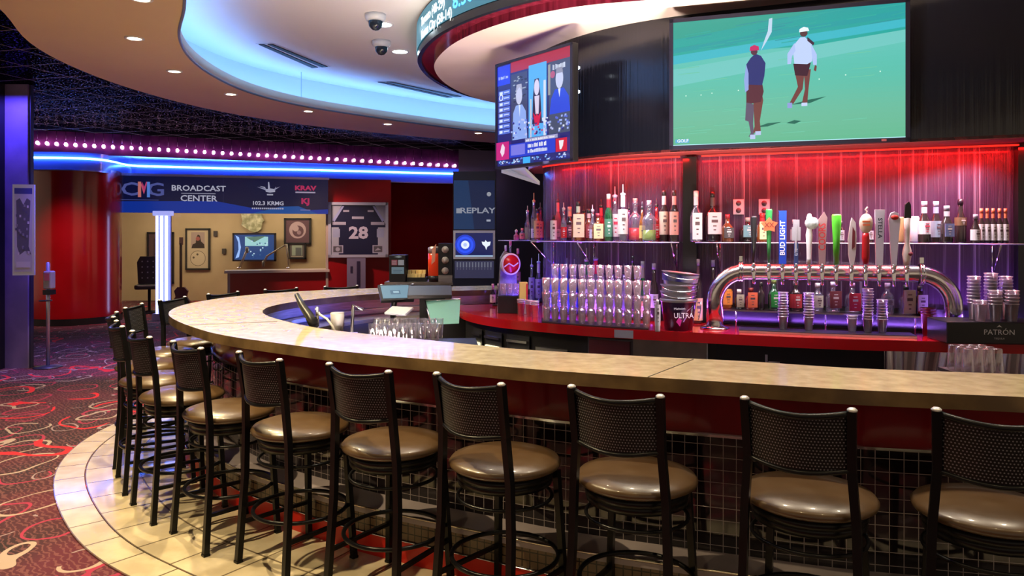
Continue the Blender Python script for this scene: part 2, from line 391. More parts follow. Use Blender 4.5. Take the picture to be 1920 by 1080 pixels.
# ================================================================ downlights
dl_lens = emit('lamp_lens', (1,.86,.66), 22)
def downlight(loc, label, lens=dl_lens, r=.055, group='recessed downlights in the tan ceiling ring'):
    t = thing('recessed_downlight', label, 'ceiling light', loc, 0, group)
    MB().lathe([(r+.022,0),(r+.022,-.008),(r,-.010),(r,0)], seg=20, cap=False).build('trim_ring', WHITE, t)
    MB().lathe([(0,-.006),(r,-.006),(r,-.002)], seg=20, cap=False).build('lens', lens, t)
    return t
dls = [(265,-3),(252,71),(327,133),(433,176),(578,208),(727,232),(897,249)]
desc = ['cut by the top edge','second and largest on the left','third','fourth','fifth','sixth','seventh, beside the small television']
for (x, y), d in zip(dls, desc):
    p = W(x, y, ZT); downlight(p, 'small round downlight in the tan ceiling ring, %s' % d)
warm = (1,.78,.42)
for x, y in dls[1:6]:
    p = W(x, y, ZT); spot('downlight_lamp', p-Vector((0,0,.03)), (p.x+.15, p.y, 0), warm, 170, 2.0, .5, .03)
# round ring continues over the viewer
for x, y in [(-2.57,5.18),(-2.30,4.1),(-1.75,3.1),(-.85,2.3),(.2,1.75),(1.4,1.4),(2.6,1.1)]:
    spot('downlight_lamp', (x, y, ZT-.04), (x+.1, y+.15, 0), warm, 340 if x < -.9 else 28, 1.9, .5, .03)
# pin lights right above the counter
for x, y, e in [(.4,3.75,170),(1.5,3.4,170),(2.6,3.1,170),(-.7,4.4,45),(-1.9,5.4,20)]:
    spot('downlight_lamp', (x, y, ZC-.05), (x, y-.35, 1.0), (1,.85,.62), e, 1.1, .5, .05)
cool = emit('cool_lamp_lens', (.75,.93,1), 30)
for (x, y), w in (((718,45), 'nearer and larger'), ((750,96), 'farther and smaller')):
    p = W(x, y, ZC); downlight(p, 'bright cool white downlight in the pale dome ceiling, %s of the two' % w, cool, .085, 'downlights in the pale dome ceiling')
    spot('dome_lamp', p-Vector((0,0,.03)), (p.x, p.y, 0), (.8,.92,1), 60, 2.4, .8, .08)
# dome cameras
for (x, y), w in (((704,30), 'larger one nearer the top of the photo'), ((715,80), 'smaller one below it')):
    p = W(x, y-3, ZC); s = 1.0
    t = thing('dome_camera', 'white domed ceiling camera with dark eye, %s' % w, 'security camera', p, 0, 'security cameras on the dome ceiling')
    MB().lathe([(0,-.07),(.085,-.065),(.10,-.03),(.10,0)], seg=20).build('housing', mat('camera_white', (.7,.75,.8), .3), t)
    MB().lathe([(0,-.155),(.035,-.145),(.062,-.115),(.07,-.07)], seg=18, cap=False).build('camera_dome', mat('smoked_dome', (.02,.03,.05), .08), t)
# slot diffusers
for quad, w in (([(485,82),(512,82),(615,124),(585,126)], 'nearer on the left'), ([(708,153),(735,153),(866,180),(838,182)], 'farther beside the drum')):
    P = [W(x, y, ZC) for x, y in quad]
    t = thing('slot_vent', 'black two slot air vent in the pale dome ceiling, %s' % w, 'air vent', tuple((P[0]+P[2])/2), 0, 'slot vents'); c = (P[0]+P[2])/2
    def bl(u, v): return (P[0].lerp(P[3], v)).lerp(P[1].lerp(P[2], v), u)-c
    m1 = MB().add([bl(-.12,-.03)-Vector((0,0,.004)), bl(1.12,-.03)-Vector((0,0,.004)), bl(1.12,1.03)-Vector((0,0,.004)), bl(-.12,1.03)-Vector((0,0,.004))], [(0,1,2,3)]); m1.build('frame', mat('vent_frame', (.6,.6,.62), .5), t)
    for u0, u1 in ((.0,.36),(.62,.98)):
        z = Vector((0,0,.012)); MB().add([bl(u0,0)-z, bl(u1,0)-z, bl(u1,1)-z, bl(u0,1)-z, bl(u0,0)-z*.3, bl(u1,0)-z*.3, bl(u1,1)-z*.3, bl(u0,1)-z*.3], [(0,1,2,3),(0,1,5,4),(1,2,6,5),(2,3,7,6),(3,0,4,7)]).build('slot', mat('slot_black', (.004,.004,.005), .6), t)
o = MB().tube([W(565,135,ZT+.44), W(565,199,ZT+.02)], .003, 5).build('trim_6', mat('seam_grey', (.2,.3,.45), .5), kind='structure')
# ================================================================ drum with led ribbon
DS = 1 if (offset(DR, .3)[55]-Vector((2.5,7))).length > (DR[55]-Vector((2.5,7))).length else -1
DZ = 3.35
pink = noise_mat('mauve_plaster', (.62,.52,.50), (.66,.56,.53), 2, .7)
mb = MB(); mb.strip(DR, [Vector((4.8, max(4.3, min(11, p.y)))) for p in DR], DZ, 0); struct('ceiling_drum', mb, pink)
maroon = noise_mat('maroon_gloss', (.10,.008,.02), (.22,.02,.05), 3, .15, stretch=(6,6,.3), coat=.5)
DR2 = smooth2(offset(DR, .13*DS), 3)
mb = MB(); mb.wall(DR, DZ, DZ+.07); mb.strip(DR, DR2, DZ+.07, 0); mb.wall(offset(DR, .001*DS), DZ, DZ+.07); struct('trim_7', mb, maroon)
mb = MB(); mb.slab(DR2, offset(DR2, .04*DS), DZ+.05, ZC); struct('trim_8', mb, mat('ribbon_case', (.01,.012,.016), .25))
RB = offset(DR2, .048*DS)
t = thing('ticker_display', 'curved lit ticker ribbon with scores wrapped around the ceiling drum', 'led display', (RB[60].x, RB[60].y, DZ+.1)); T0 = Vector((RB[60].x, RB[60].y, DZ+.1))
mb = MB(); rib = emit('ticker_face', (.02,.14,.20), 1.5)
mb.wall([(p.x-T0.x, p.y-T0.y) for p in RB], .02, ZC-DZ-.12); mb.build('display_face', rib, t)
def on_curve(P, txt, size, z, d0, name, m, parent, T0, align='LEFT', sgn=1, bold=0, sx=1):
    vs, fs = text_mesh(txt, size*1.38, align, 0, sx, bold); out = []
    for x, y in vs:
        p, tt = at_len(P, d0+sgn*x); n = Vector((-tt.y, tt.x))*.004*DS
        out.append((p.x+n.x-T0.x, p.y+n.y-T0.y, z+y-T0.z))
    MB().add(out, fs).build(name, m, parent)
def near_len(P, q):
    L = 0; best = (1e9, 0)
    for a, b in zip(P, P[1:]):
        d = (Vector((q[0], q[1]))-a).length
        if d < best[0]: best = (d, L)
        L += (b-a).length
    return best[1]
# ticker writing: runs right as seen from outside the drum (curve order goes right to left)
tl = near_len(RB, (-.72,7.6))
def tick(txt, px, size, z, name, m, bold=0, sx=1):
    # find arc length whose projected x equals px on the visible (near) side
    L = 0; best = (1e9, 0)
    for a, b_ in zip(RB, RB[1:]):
        x = CX+F*a.x/a.y
        if L < tl and abs(x-px) < best[0]: best = (abs(x-px), L)
        L += (b_-a).length
    on_curve(RB, txt, size, z, best[1], name, m, t, T0, 'LEFT', -1, bold, sx)
wt = emit('ticker_white', (.9,1,1), 3.0); bt = emit('ticker_blue', (.05,.35,1), 4.0)
tick('Toronto (48-29)', 789, .085, DZ+.285, 'score_text', wt, .002, .9)
tick('Kansas City (58-14)', 789.5, .085, DZ+.165, 'score_text', wt, .002, .9)
tick('8:30 PM', 851, .12, DZ+.235, 'time_text', bt, .003, 1.1)
tick('ET  MLB', 935, .10, DZ+.235, 'time_text', bt, .003, 1.1)
# ================================================================ bar counter
stone = noise_mat('polished_stone_top', (.44,.36,.21), (.60,.51,.32), 14, .20, coat=.35, detail=12, lo=.3, hi=.7, roughvar=.05)
edge = noise_mat('brown_stone_edge', (.085,.05,.02), (.16,.10,.042), 7, .35, detail=10, coat=.2)
ZTOP = 1.07
t = thing('bar_counter', 'long curved stone bar counter on a red and black tiled base with a foot step', 'bar counter', (0,0,0))
mb = MB(); mb.slab(BO, BI, ZTOP-.058, ZTOP, 0, 1)
o = mb.build('countertop', [stone, edge], t, 'speckled tan polished stone top with a brown edge')
sm = mat('stone_seam', (.06,.045,.03), .5)
mb = MB()
for a, c in (((352,610),(520,603)), ((1215,707),(1300,674))):
    p, q = W(*a, ZTOP), W(*c, ZTOP); mb.tube([(p.x,p.y,ZTOP+.0005),(q.x,q.y,ZTOP+.0005)], .0022, 4)
mb.build('seam', sm, t)
# bar front
B1 = bar_off(-.30)
red = noise_mat('red_lacquer_panel', (.15,.003,.006), (.22,.006,.009), 2, .12, coat=.3)
mb = MB(); mb.wall(B1, .77, ZTOP-.05); mb.build('upper_panel', red, t, 'glossy red panel')
mb = MB(); mb.tube([(p.x, p.y, .77) for p in bar_off(-.295)], .006, 5, square=True); mb.build('trim_strip', CHROME, t)
gt = mat('black_mosaic_tile', (.012,.008,.010), .06, coat=.4); N, L, b = nt(gt)
uvn = N.new('ShaderNodeUVMap'); br = N.new('ShaderNodeTexBrick'); br.offset = 0; br.inputs['Scale'].default_value = 1; br.inputs['Brick Width'].default_value = .056; br.inputs['Row Height'].default_value = .056; br.inputs['Mortar Size'].default_value = .0016; br.inputs['Mortar Smooth'].default_value = .1
L.new(uvn.outputs[0], br.inputs['Vector']); L.new(mix_node(N, L, br.outputs['Fac'], (.008,.005,.006), (.26,.22,.22)), b.inputs['Base Color'])
L.new(math_node(N, L, 'ADD', math_node(N, L, 'MULTIPLY', br.outputs['Fac'], .6), .07), b.inputs['Roughness'])
bpn = N.new('ShaderNodeBump'); bpn.inputs['Strength'].default_value = .5; bpn.inputs['Distance'].default_value = .003; bpn.invert = True
L.new(br.outputs['Fac'], bpn.inputs['Height']); L.new(bpn.outputs[0], b.inputs['Normal'])
mb = MB(); mb.wall(bar_off(-.298), .25, .77); mb.build('tiled_base', gt, t, 'black mosaic tile with pale grout lines')
st = noise_mat('grey_step_tile', (.24,.20,.22), (.32,.27,.29), 3, .3); N, L, b = nt(st)
s_out = bar_off(-.10); s_in = bar_off(-.31)
mb = MB(); mb.slab(s_out, s_in, .22, .25); mb.build('foot_step', st, t, 'grey tiled foot step')
brt = mat('brown_mosaic', (.10,.06,.035), .2); N, L, b = nt(brt)
uvn = N.new('ShaderNodeUVMap'); br = N.new('ShaderNodeTexBrick'); br.offset = 0; br.inputs['Scale'].default_value = 1; br.inputs['Brick Width'].default_value = .04; br.inputs['Row Height'].default_value = .04; br.inputs['Mortar Size'].default_value = .003
L.new(uvn.outputs[0], br.inputs['Vector']); L.new(mix_node(N, L, br.outputs['Fac'], (.13,.085,.05), (.015,.01,.008)), b.inputs['Base Color'])
mb = MB(); mb.wall(bar_off(-.11), .12, .22); mb.build('step_riser', brt, t, 'brown mosaic riser')
mb = MB(); mb.wall(bar_off(-.105), .01, .12); mb.tube([(p.x, p.y, .12) for p in bar_off(-.103)], .004, 4, 1); mb.build('kick_panel', [mat('red_kick', (.55,.02,.01), .3), CHROME], t, 'red kick panel')
mb = MB(); mb.tube([(p.x, p.y, .25) for p in bar_off(-.10)], .006, 4); mb.build('step_nosing', mat('brass_edge', (.75,.68,.5), .25, .9), t)
# inner face and stainless liner
mb = MB(); I1 = smooth2(offset(BI, .03*SG), 2); mb.wall(list(reversed(I1)), .1, ZTOP-.05); mb.build('inner_panel', STEEL, t, 'stainless inner face')
# blue lit lip inside the far bend
mb = MB(); mb.slab(offset(BI, -.02*SG)[95:150], offset(BI, -.10*SG)[95:150], ZTOP-.17, ZTOP-.14); mb.build('inner_shelf', STEEL, t)
area('under_bar_blue', (-1.5, 6.6, .93), (-1.75, 6.9, .85), .8, (.1,.15,1), 5, .05)
# stainless work deck inside the bar near the far side
# ================================================================ bar stools
leather = noise_mat('brown_leather', (.068,.038,.017), (.080,.046,.021), 9, .30, coat=.2, bump=.06, roughvar=.08)
mesh_m = mat('perforated_black_metal', (.012,.012,.013), .4, .3); N, L, b = nt(mesh_m)
uvn = N.new('ShaderNodeUVMap'); mp = N.new('ShaderNodeMapping'); mp.inputs['Scale'].default_value = (92,92,1); L.new(uvn.outputs[0], mp.inputs[0])
sx = N.new('ShaderNodeSeparateXYZ'); L.new(mp.outputs[0], sx.inputs[0])
row = math_node(N, L, 'FLOOR', sx.outputs[1]); odd = math_node(N, L, 'MULTIPLY', math_node(N, L, 'MODULO', row, 2.0), .5)
fx = math_node(N, L, 'SUBTRACT', math_node(N, L, 'FRACT', math_node(N, L, 'ADD', sx.outputs[0], odd)), .5); fy = math_node(N, L, 'SUBTRACT', math_node(N, L, 'FRACT', sx.outputs[1]), .5)
rr = math_node(N, L, 'SQRT', math_node(N, L, 'ADD', math_node(N, L, 'MULTIPLY', fx, fx), math_node(N, L, 'MULTIPLY', fy, fy)))
hole = math_node(N, L, 'LESS_THAN', rr, .24)
L.new(mix_node(N, L, hole, (.002,.002,.002), (.20,.20,.22)), b.inputs['Base Color'])
def make_stool():
    t = thing('bar_stool', 'x', 'bar stool')
    ZS = .70; BT = 1.065; hw = .174
    # seat faces +y (the bar); back rail at y = -.22
    MB().lathe([(0,.014),(.222,.014),(.240,.024),(.244,.038),(.232,.053),(.18,.070),(.09,.079),(0,.081)], (0,0,ZS-.06), 36).build('seat', leather, t, 'round brown leather cushion')
    MB().lathe([(.19,-.035),(.205,-.035),(.208,0),(.19,0)], (0,0,ZS-.075), 32, cap=False).lathe([(0,-.012),(.21,-.012),(.212,.018),(0,.018)], (0,0,ZS-.07), 32).build('seat_frame', BLACK, t)
    # rear legs run up as posts
    for s in (-1, 1):
        pts = [(s*.208,-.225,.012),(s*.194,-.195,.45),(s*.188,-.195,.66),(s*hw,-.205,.85),(s*(hw+.005),-.238,BT)]
        MB().tube(pts, .0145, square=True).box((s*.208,-.225,.006), (.034,.034,.012)).build('leg', BLACK, t)
        p = MB().lathe([(0,0),(.017,0),(.017,.006),(.010,.012),(0,.013)], (s*(hw+.005),-.238,BT-.002), 10).build('post_cap', mat('pale_cap', (.75,.76,.78), .25, .4), t)
    for s in (-1, 1):
        MB().tube([(s*.195,.185,.012),(s*.165,.155,.63)], .0135, square=True).box((s*.195,.185,.006), (.032,.032,.012)).build('leg', BLACK, t)
    # curved back: bows away from the sitter
    def bow(u): return -.262-.045*math.cos(u*PI/2)
    def arc(z, y0, n=14, k=1.0): return [(hw*(-1+2*i/n), y0+.025-.06*k*math.cos((-1+2*i/n)*PI/2), z-.016*math.cos((-1+2*i/n)*PI/2)) for i in range(n+1)]
    MB().tube(arc(BT-.012,-.258), .011, 8).build('top_rail', BLACK, t)
    MB().tube(arc(BT-.213,-.231), .009, 8).build('lower_rail', BLACK, t)
    a, c = arc(BT-.208,-.232), arc(BT-.02,-.256); mb = MB(); vs = []; fs = []; uv = []
    n = len(a)
    for off_ in (0,.003):
        for p, q in zip(a, c): vs += [(p[0],p[1]+off_,p[2]), (q[0],q[1]+off_,q[2])]
    for o_ in (0, 2*n):
        for i in range(n-1):
            fs.append((o_+2*i, o_+2*i+2, o_+2*i+3, o_+2*i+1)); uv.append([(a[i][0],a[i][2]),(a[i+1][0],a[i+1][2]),(c[i+1][0],c[i+1][2]),(c[i][0],c[i][2])])
    mb.add(vs, fs, 0, True, uv); mb.build('back_panel', mesh_m, t, 'perforated black metal panel')
    # curved seat stay, lower ring and foot ring
    def ring(R, z, r, a0=0, a1=2*PI, n=36): return [(R*math.cos(a0+(a1-a0)*i/n), R*math.sin(a0+(a1-a0)*i/n), z) for i in range(n+(0 if a1-a0 > 6.2 else 1))]
    MB().tube(ring(.205,.53,.008), .008, 6, closed=True).build('brace_ring', BLACK, t)
    MB().tube(ring(.232,.27,.011), .0105, 8, closed=True).build('foot_ring', BLACK, t)
    for s in (-1, 1):
        MB().tube([(s*.204,-.213,.20),(s*.188,.178,.20)], .009, square=True).build('side_rail', BLACK, t)
    return t
SP = smooth2(offset(BO, .12*SG), 3)     # seats sit on this line
stool0 = make_stool()
# measured seat centres along the line: back rail stands .56 m out from the counter edge
targets = [(1.75,2.78),(1.12,2.95)]
seatL = []
d0 = near_len(SP, (1.80,2.68)); 
names = ['rightmost black bar stool in the foreground, cut by the right edge of the photo','black bar stool, second from the right, blue light on its brown seat','black bar stool, third from the right along the counter',
 'black bar stool, fourth from the right along the counter','black bar stool, fifth from the right along the counter','black bar stool, sixth from the right along the counter',
 'black bar stool, seventh from the right, where the bar begins to bend','black bar stool, eighth from the right, on the left bend','black bar stool, ninth from the right, legs on pale tile',
 'black bar stool, tenth from the right, at the left bend','black bar stool, eleventh from the right, beside the patterned carpet','black bar stool, twelfth from the right, leftmost point of the row',
 'black bar stool on the far left bend in front of the red column','black bar stool on the far side near the studio window','black bar stool on the far side just behind the counter top','last visible black bar stool on the far side of the counter']
spx = [(0,.02),]
for i in range(16):
    p, tt = at_len(SP, d0+.13+([0,.60,1.25,1.83,2.42,3.02]+[3.02+.60*k for k in range(1,12)])[i])
    nrm = Vector((-tt.y, tt.x))*(-SG)          # towards the bar
    rz = math.atan2(nrm.y, nrm.x)-PI/2
    rz += random.uniform(-.04,.04)-(.20 if i < 4 else .10 if i < 7 else 0)
    if i == 0: o = stool0; o.location = (p.x, p.y, .01); o.rotation_euler = (0,0,rz)
    else: o = dup(stool0, (p.x, p.y, .01), rz)
    o['label'] = names[i]; o['group'] = 'bar stools around the curved bar'
# ================================================================ back bar (red counter), wall, header
ZR = .93
redtop = mat('red_gloss_counter', (.50,.006,.012), .10, coat=.6)
rededge = mat('red_gloss_edge', (.55,.008,.012), .18, coat=.3)
back = [Vector((p.x if i > 0 else 4.6, 0)) for i, p in enumerate(RF)]
IW2 = resample(IW, len(RF))
t = thing('back_bar_counter', 'glossy red curved back bar counter under the bottles and beer taps', 'counter', (0,0,0))
mb = MB(); 
core = [Vector((p.x, p.y)) for p in IW2]
mb.slab(RF, [r + (c-r)*.985 for c, r in zip(IW2, RF)], ZR-.075, ZR, 0, 1); mb.build('countertop', [redtop, rededge], t)
p = W(1143,623,ZR-.03); 
# grey tape patch on the edge
L0 = near_len(RF, W(1167,618,ZR)[:2]); pts = [at_len(RF, L0+d)[0] for d in (-.075,-.025,.025,.075)]
nn = [Vector((q.x, q.y)) for q in pts]; out = []
for a in pts:
    pp, tt = at_len(RF, near_len(RF, a)); out.append(a)
e_s = 1 if (offset(RF, .2)[50]-Vector((3,7))).length > (RF[50]-Vector((3,7))).length else -1
TP = [Vector(q)+Vector((-at_len(RF, near_len(RF, q))[1].y, at_len(RF, near_len(RF, q))[1].x))*.003*e_s for q in pts]
mb = MB(); mb.wall(TP, ZR-.07, ZR-.008); mb.build('edge_patch', mat('grey_patch', (.42,.42,.48), .35), t, 'grey patch on the red edge')
# cabinet front under the counter
RC = smooth2(offset(RF, -.06*e_s), 2)
mb = MB(); mb.wall(RC, .02, ZR-.07); mb.build('cabinet_body', mat('dark_cabinet', (.03,.028,.03), .3, .4), t)
# fronts below: each a thing standing in the cabinet line
def front_panel(x0, x1, z0, z1, m, name, label, cat='panel', extra=None, group=None, out_=.02, parent=None):
    l0 = near_len(RF, W(x0, 620, ZR)[:2] if False else bestpt(x0)); l1 = near_len(RF, bestpt(x1)); n = 8
    P = [at_len(RF, l0+(l1-l0)*i/n)[0] for i in range(n+1)]
    Q = []
    for q in P:
        tt = at_len(RF, near_len(RF, q))[1]; Q.append(q+Vector((-tt.y, tt.x))*e_s*(-.06+out_))
    return Q
def bestpt(px):
    fx = lambda q: CX+F*q.x/q.y
    for a, b_ in zip(RF[:90], RF[1:91]):
        if fx(a) >= px >= fx(b_): return a.lerp(b_, (fx(a)-px)/max(1e-6, fx(a)-fx(b_)))
    return RF[0].copy() if px > fx(RF[0]) else RF[80].copy()
def cab(x0, x1, z0, z1, m, name, label, cat, parts=(), group=None):
    Q = front_panel(x0, x1, z0, z1, m, name, label); c = Vector((Q[4].x, Q[4].y, 0)); t = thing(name, label, cat, c, 0, group)
    R_ = [Vector((q.x-c.x, q.y-c.y)) for q in Q]
    mb = MB(); mb.wall(R_, z0, z1); mb.wall([v+Vector((0,.02)) for v in R_], z0, z1); mb.strip(R_, [v+Vector((0,.02)) for v in R_], z1); mb.build('front', m, t)
    def seg(u0, u1, za, zb, mm, nm, o=.006, lab=None):
        P = [R_[0].lerp(R_[-1], u0+(u1-u0)*i/4) for i in range(5)]
        dd = (R_[-1]-R_[0]).normalized(); nrm = Vector((dd.y, -dd.x)); nrm = nrm if nrm.y < 0 else -nrm
        P = [v+nrm*(o+.02) for v in P]; m2 = MB(); Pb = [v-nrm*(o+.015) for v in P]
        m2.slab(P, Pb, za, zb); return m2.build(nm, mm, t, lab)
    return t, seg
warmlit = emit('lit_fridge_glass', (1,.86,.5), 1.6)
for x0, x1, w in ((880,895,'narrow one at the left end'), (900,930,'second from the left end'), (940,985,'third and widest of the row')):
    t, seg = cab(x0, x1, .12, .80, mat('fridge_frame', (.06,.06,.07), .3, .6), 'bottle_fridge', 'lit glass fronted bottle fridge under the red counter, %s' % w, 'fridge', group='lit fridges under the back bar')
    seg(.12,.88,.2,.68, warmlit, 'glass_door', lab='warm lit glass door')
    seg(.05,.95,.74,.76, CHROME, 'handle')
t, seg = cab(995, 1062, .1, .72, STEEL, 'sink_unit', 'stainless sink unit below the red counter left of the glass racks', 'sink unit'); seg(.1,.9,.55,.68, mat('dark_steel', (.12,.11,.12), .3, .8), 'drawer')
t, seg = cab(1095, 1185, .1, .84, mat('dark_steel', (.12,.11,.12), .3, .8), 'cooler_cabinet', 'dark steel cooler with red labels in its window below the red counter', 'cooler')
seg(.05,.95,.70,.83, mat('cooler_window', (.10,.02,.03), .1), 'window'); seg(.05,.95,.30,.68, STEEL, 'door')
t, seg = cab(1190, 1322, .1, .85, noise_mat('taupe_steel', (.20,.17,.14), (.28,.24,.20), 4, .38, .9), 'steel_cabinet', 'plain stainless cabinet door with a small black knob under the red counter', 'cabinet'); seg(.68,.73,.64,.70, BLK, 'knob')
seg(.985,1.0,.1,.85, CHROME, 'corner_post')
t, seg = cab(1345, 1655, .1, .85, mat('black_fridge', (.008,.008,.009), .25), 'beer_fridge', 'black undercounter fridge with two silver latches below the beer tower', 'fridge')
seg(.48,.485,.15,.84, CHROME, 'door_gap'); seg(.30,.315,.70,.79, CHROME, 'latch'); seg(.70,.715,.70,.79, CHROME, 'latch'); seg(.32,.69,.735,.742, STEEL, 'door_bar')
wavy = mat('wavy_steel', (.62,.56,.62), .22, 1); N, L, b = nt(wavy); tc = N.new('ShaderNodeTexCoord'); wv = N.new('ShaderNodeTexWave'); wv.inputs['Scale'].default_value = 2.3; wv.inputs['Distortion'].default_value = 5; wv.inputs['Detail'].default_value = 0; wv.inputs['Detail Scale'].default_value = .6; wv.bands_direction = 'X'
L.new(tc.outputs['Object'], wv.inputs[0]); bb = N.new('ShaderNodeBump'); bb.inputs['Strength'].default_value = .8; bb.inputs['Distance'].default_value = .05; L.new(wv.outputs['Fac'], bb.inputs['Height']); L.new(bb.outputs[0], b.inputs['Normal'])
t, seg = cab(1668, 1935, .1, .85, wavy, 'steel_cooler', 'wide stainless cooler with rippled reflections at the right end below the red counter', 'cooler'); seg(.0,.012,.1,.85, CHROME, 'corner_post')
# ---------------------------------------------------------------- wall behind the shelf
streak = mat('dark_bead_panel', (.10,.03,.09), .20, coat=.3); N, L, b = nt(streak)
uvn = N.new('ShaderNodeUVMap'); mp = N.new('ShaderNodeMapping'); mp.inputs['Scale'].default_value = (46,.22,1); L.new(uvn.outputs[0], mp.inputs[0])
no = N.new('ShaderNodeTexNoise'); no.inputs['Scale'].default_value = 1; no.inputs['Detail'].default_value = 6; no.inputs['Roughness'].default_value = .7; L.new(mp.outputs[0], no.inputs['Vector'])
mr = N.new('ShaderNodeMapRange'); mr.inputs[1].default_value = .55; mr.inputs[2].default_value = .72; L.new(no.outputs[0], mr.inputs[0])
L.new(mix_node(N, L, mr.outputs[0], (.06,.02,.06), (.5,.33,.5)), b.inputs['Base Color'])
bb = N.new('ShaderNodeBump'); bb.inputs['Strength'].default_value = .9; bb.inputs['Distance'].default_value = .02; L.new(no.outputs[0], bb.inputs['Height']); L.new(bb.outputs[0], b.inputs['Normal'])
mb = MB(); mb.wall(IW, ZR, 2.32); struct('wall_back_bar', mb, streak)
mask_mb = MB(); mask_mb.slab([wallpt_(IW, i) for i in range(18, 78)] if False else [p+Vector((-.02,-.03)) for p in IW[2:74]], IW[2:74], ZR+.002, ZR+.17); o = mask_mb.build('trim_19', mat('black_mask_strip', (.01,.008,.012), .25), kind='structure')  # added black strip that keeps the violet-lit wall base dark
# header carrying the televisions
dark = mat('black_gloss_panel', (.006,.007,.014), .14, coat=.3); N, L, b = nt(dark)
uvn = N.new('ShaderNodeUVMap'); mp = N.new('ShaderNodeMapping'); mp.inputs['Scale'].default_value = (30,.3,1); L.new(uvn.outputs[0], mp.inputs[0])
no = N.new('ShaderNodeTexNoise'); no.inputs['Scale'].default_value = 1; no.inputs['Detail'].default_value = 5; L.new(mp.outputs[0], no.inputs['Vector'])
bb = N.new('ShaderNodeBump'); bb.inputs['Strength'].default_value = .7; bb.inputs['Distance'].default_value = .01; L.new(no.outputs[0], bb.inputs['Height']); L.new(bb.outputs[0], b.inputs['Normal'])
mb = MB(); mb.wall(HD, 2.30, 3.42); struct('wall_header', mb, dark)
HB = resample(IW, len(HD))
mb = MB(); mb.strip(HD, HB, 2.32, 0); mb.wall([v for v in HD], 2.295, 2.32); struct('trim_9', mb, mat('header_soffit', (.35,.05,.05), .6))
# black pilasters dividing the back wall
def wallpt(px, d=.0):
    best = (1e9, None, 0)
    for i in range(len(IW)-1):
        x = CX+F*IW[i].x/IW[i].y
        if abs(x-px) < best[0]: best = (abs(x-px), IW[i], i)
    i = best[2]; tt = (IW[i+1]-IW[max(0,i-1)]).normalized(); n = Vector((-tt.y, tt.x)); n = n if n.dot(Vector((-.3,-1))) > 0 else -n
    # refine between neighbours
    a, c = IW[max(0,i-1)], IW[i+1]; fx = lambda q: CX+F*q.x/q.y
    k = (px-fx(a))/(fx(c)-fx(a)) if abs(fx(c)-fx(a)) > 1e-6 else .5
    q = a.lerp(c, min(1, max(0, k))); return q+n*d, math.atan2(tt.y, tt.x), n
for k, (px, w) in enumerate(((1297,.11), (1925,.16))):
    q, rz, n = wallpt(px, .05); mb = MB(); mb.box((q.x, q.y, (ZR+2.30)/2), (w,.12,2.30-ZR-.004), rz); struct('trim_%d' % (10+k), mb, mat('black_post', (.006,.006,.007), .3))
# led strips under the header: red above, violet and blue from the shelf below
rl = emit('red_led', (1,.02,.01), 1.5)
def strip_led(px0, px1, z, d, m, lab, name, w=.02):
    P = []
    for k in range(25):
        q, rz, n = wallpt(px0+(px1-px0)*k/24, d); P.append(q)
    P2 = [p+Vector((0,-w)) for p in P]; o = MB().slab(P, P2, z, z+.012).build(name, m); return tag(o, lab, 'strip light')
strip_led(1035,1278,2.296,.10, rl, 'red strip light under the header left of the black post', 'red_light_strip')
strip_led(1318,1900,2.296,.10, rl, 'red strip light under the header right of the black post', 'red_light_strip')
for px, e in ((1060,10),(1150,14),(1240,14),(1370,15),(1480,15),(1590,15),(1700,15),(1810,15),(1890,9)):
    q, rz, n = wallpt(px, .14); area('red_strip_lamp', (q.x, q.y, 2.28), (q.x-n.x*.13, q.y-n.y*.13, 1.9), .5, (1,.01,.008), e*.34, .03)
for px, e, c in ((1028,6,(.16,.06,1)),(1080,9,(.22,.05,1)),(1180,9,(.35,.08,1)),(1400,8,(.35,.12,1)),(1550,8,(.35,.12,1)),(1700,9,(.35,.14,1)),(1850,9,(.35,.14,1))):
    q, rz, n = wallpt(px, .16); area('violet_strip_lamp', (q.x, q.y, ZR+.03), (q.x-n.x*.10, q.y-n.y*.10, 1.9), .5, c, e*.6, .03)
area('blue_end_lamp', (.10,7.05,1.0), (.40,7.2,1.9), .15, (.12,.08,1), 6, .15)
# white light inside the counter zone (tower and glasses)
area('tower_light', (2.3,5.35,2.26), (2.3,5.45,1.0), 2.2, (1,.84,.92), 40, .12, 2.2)
for x_, y_, e_ in ((.3,4.30,45),(1.3,3.98,45),(-1.0,5.2,22)): area('hidden_uplight', (x_, y_, .85), (x_+.2, y_+1.3, 3.4), .5, (1,.82,.66), e_, .25, 1.5)  # added uplights, hidden behind the near counter, to brighten the ceiling soffits
area('glass_light', (.7,6.1,2.26), (.7,6.1,1.0), .9, (.95,.85,1), 16, .12, 2.2)
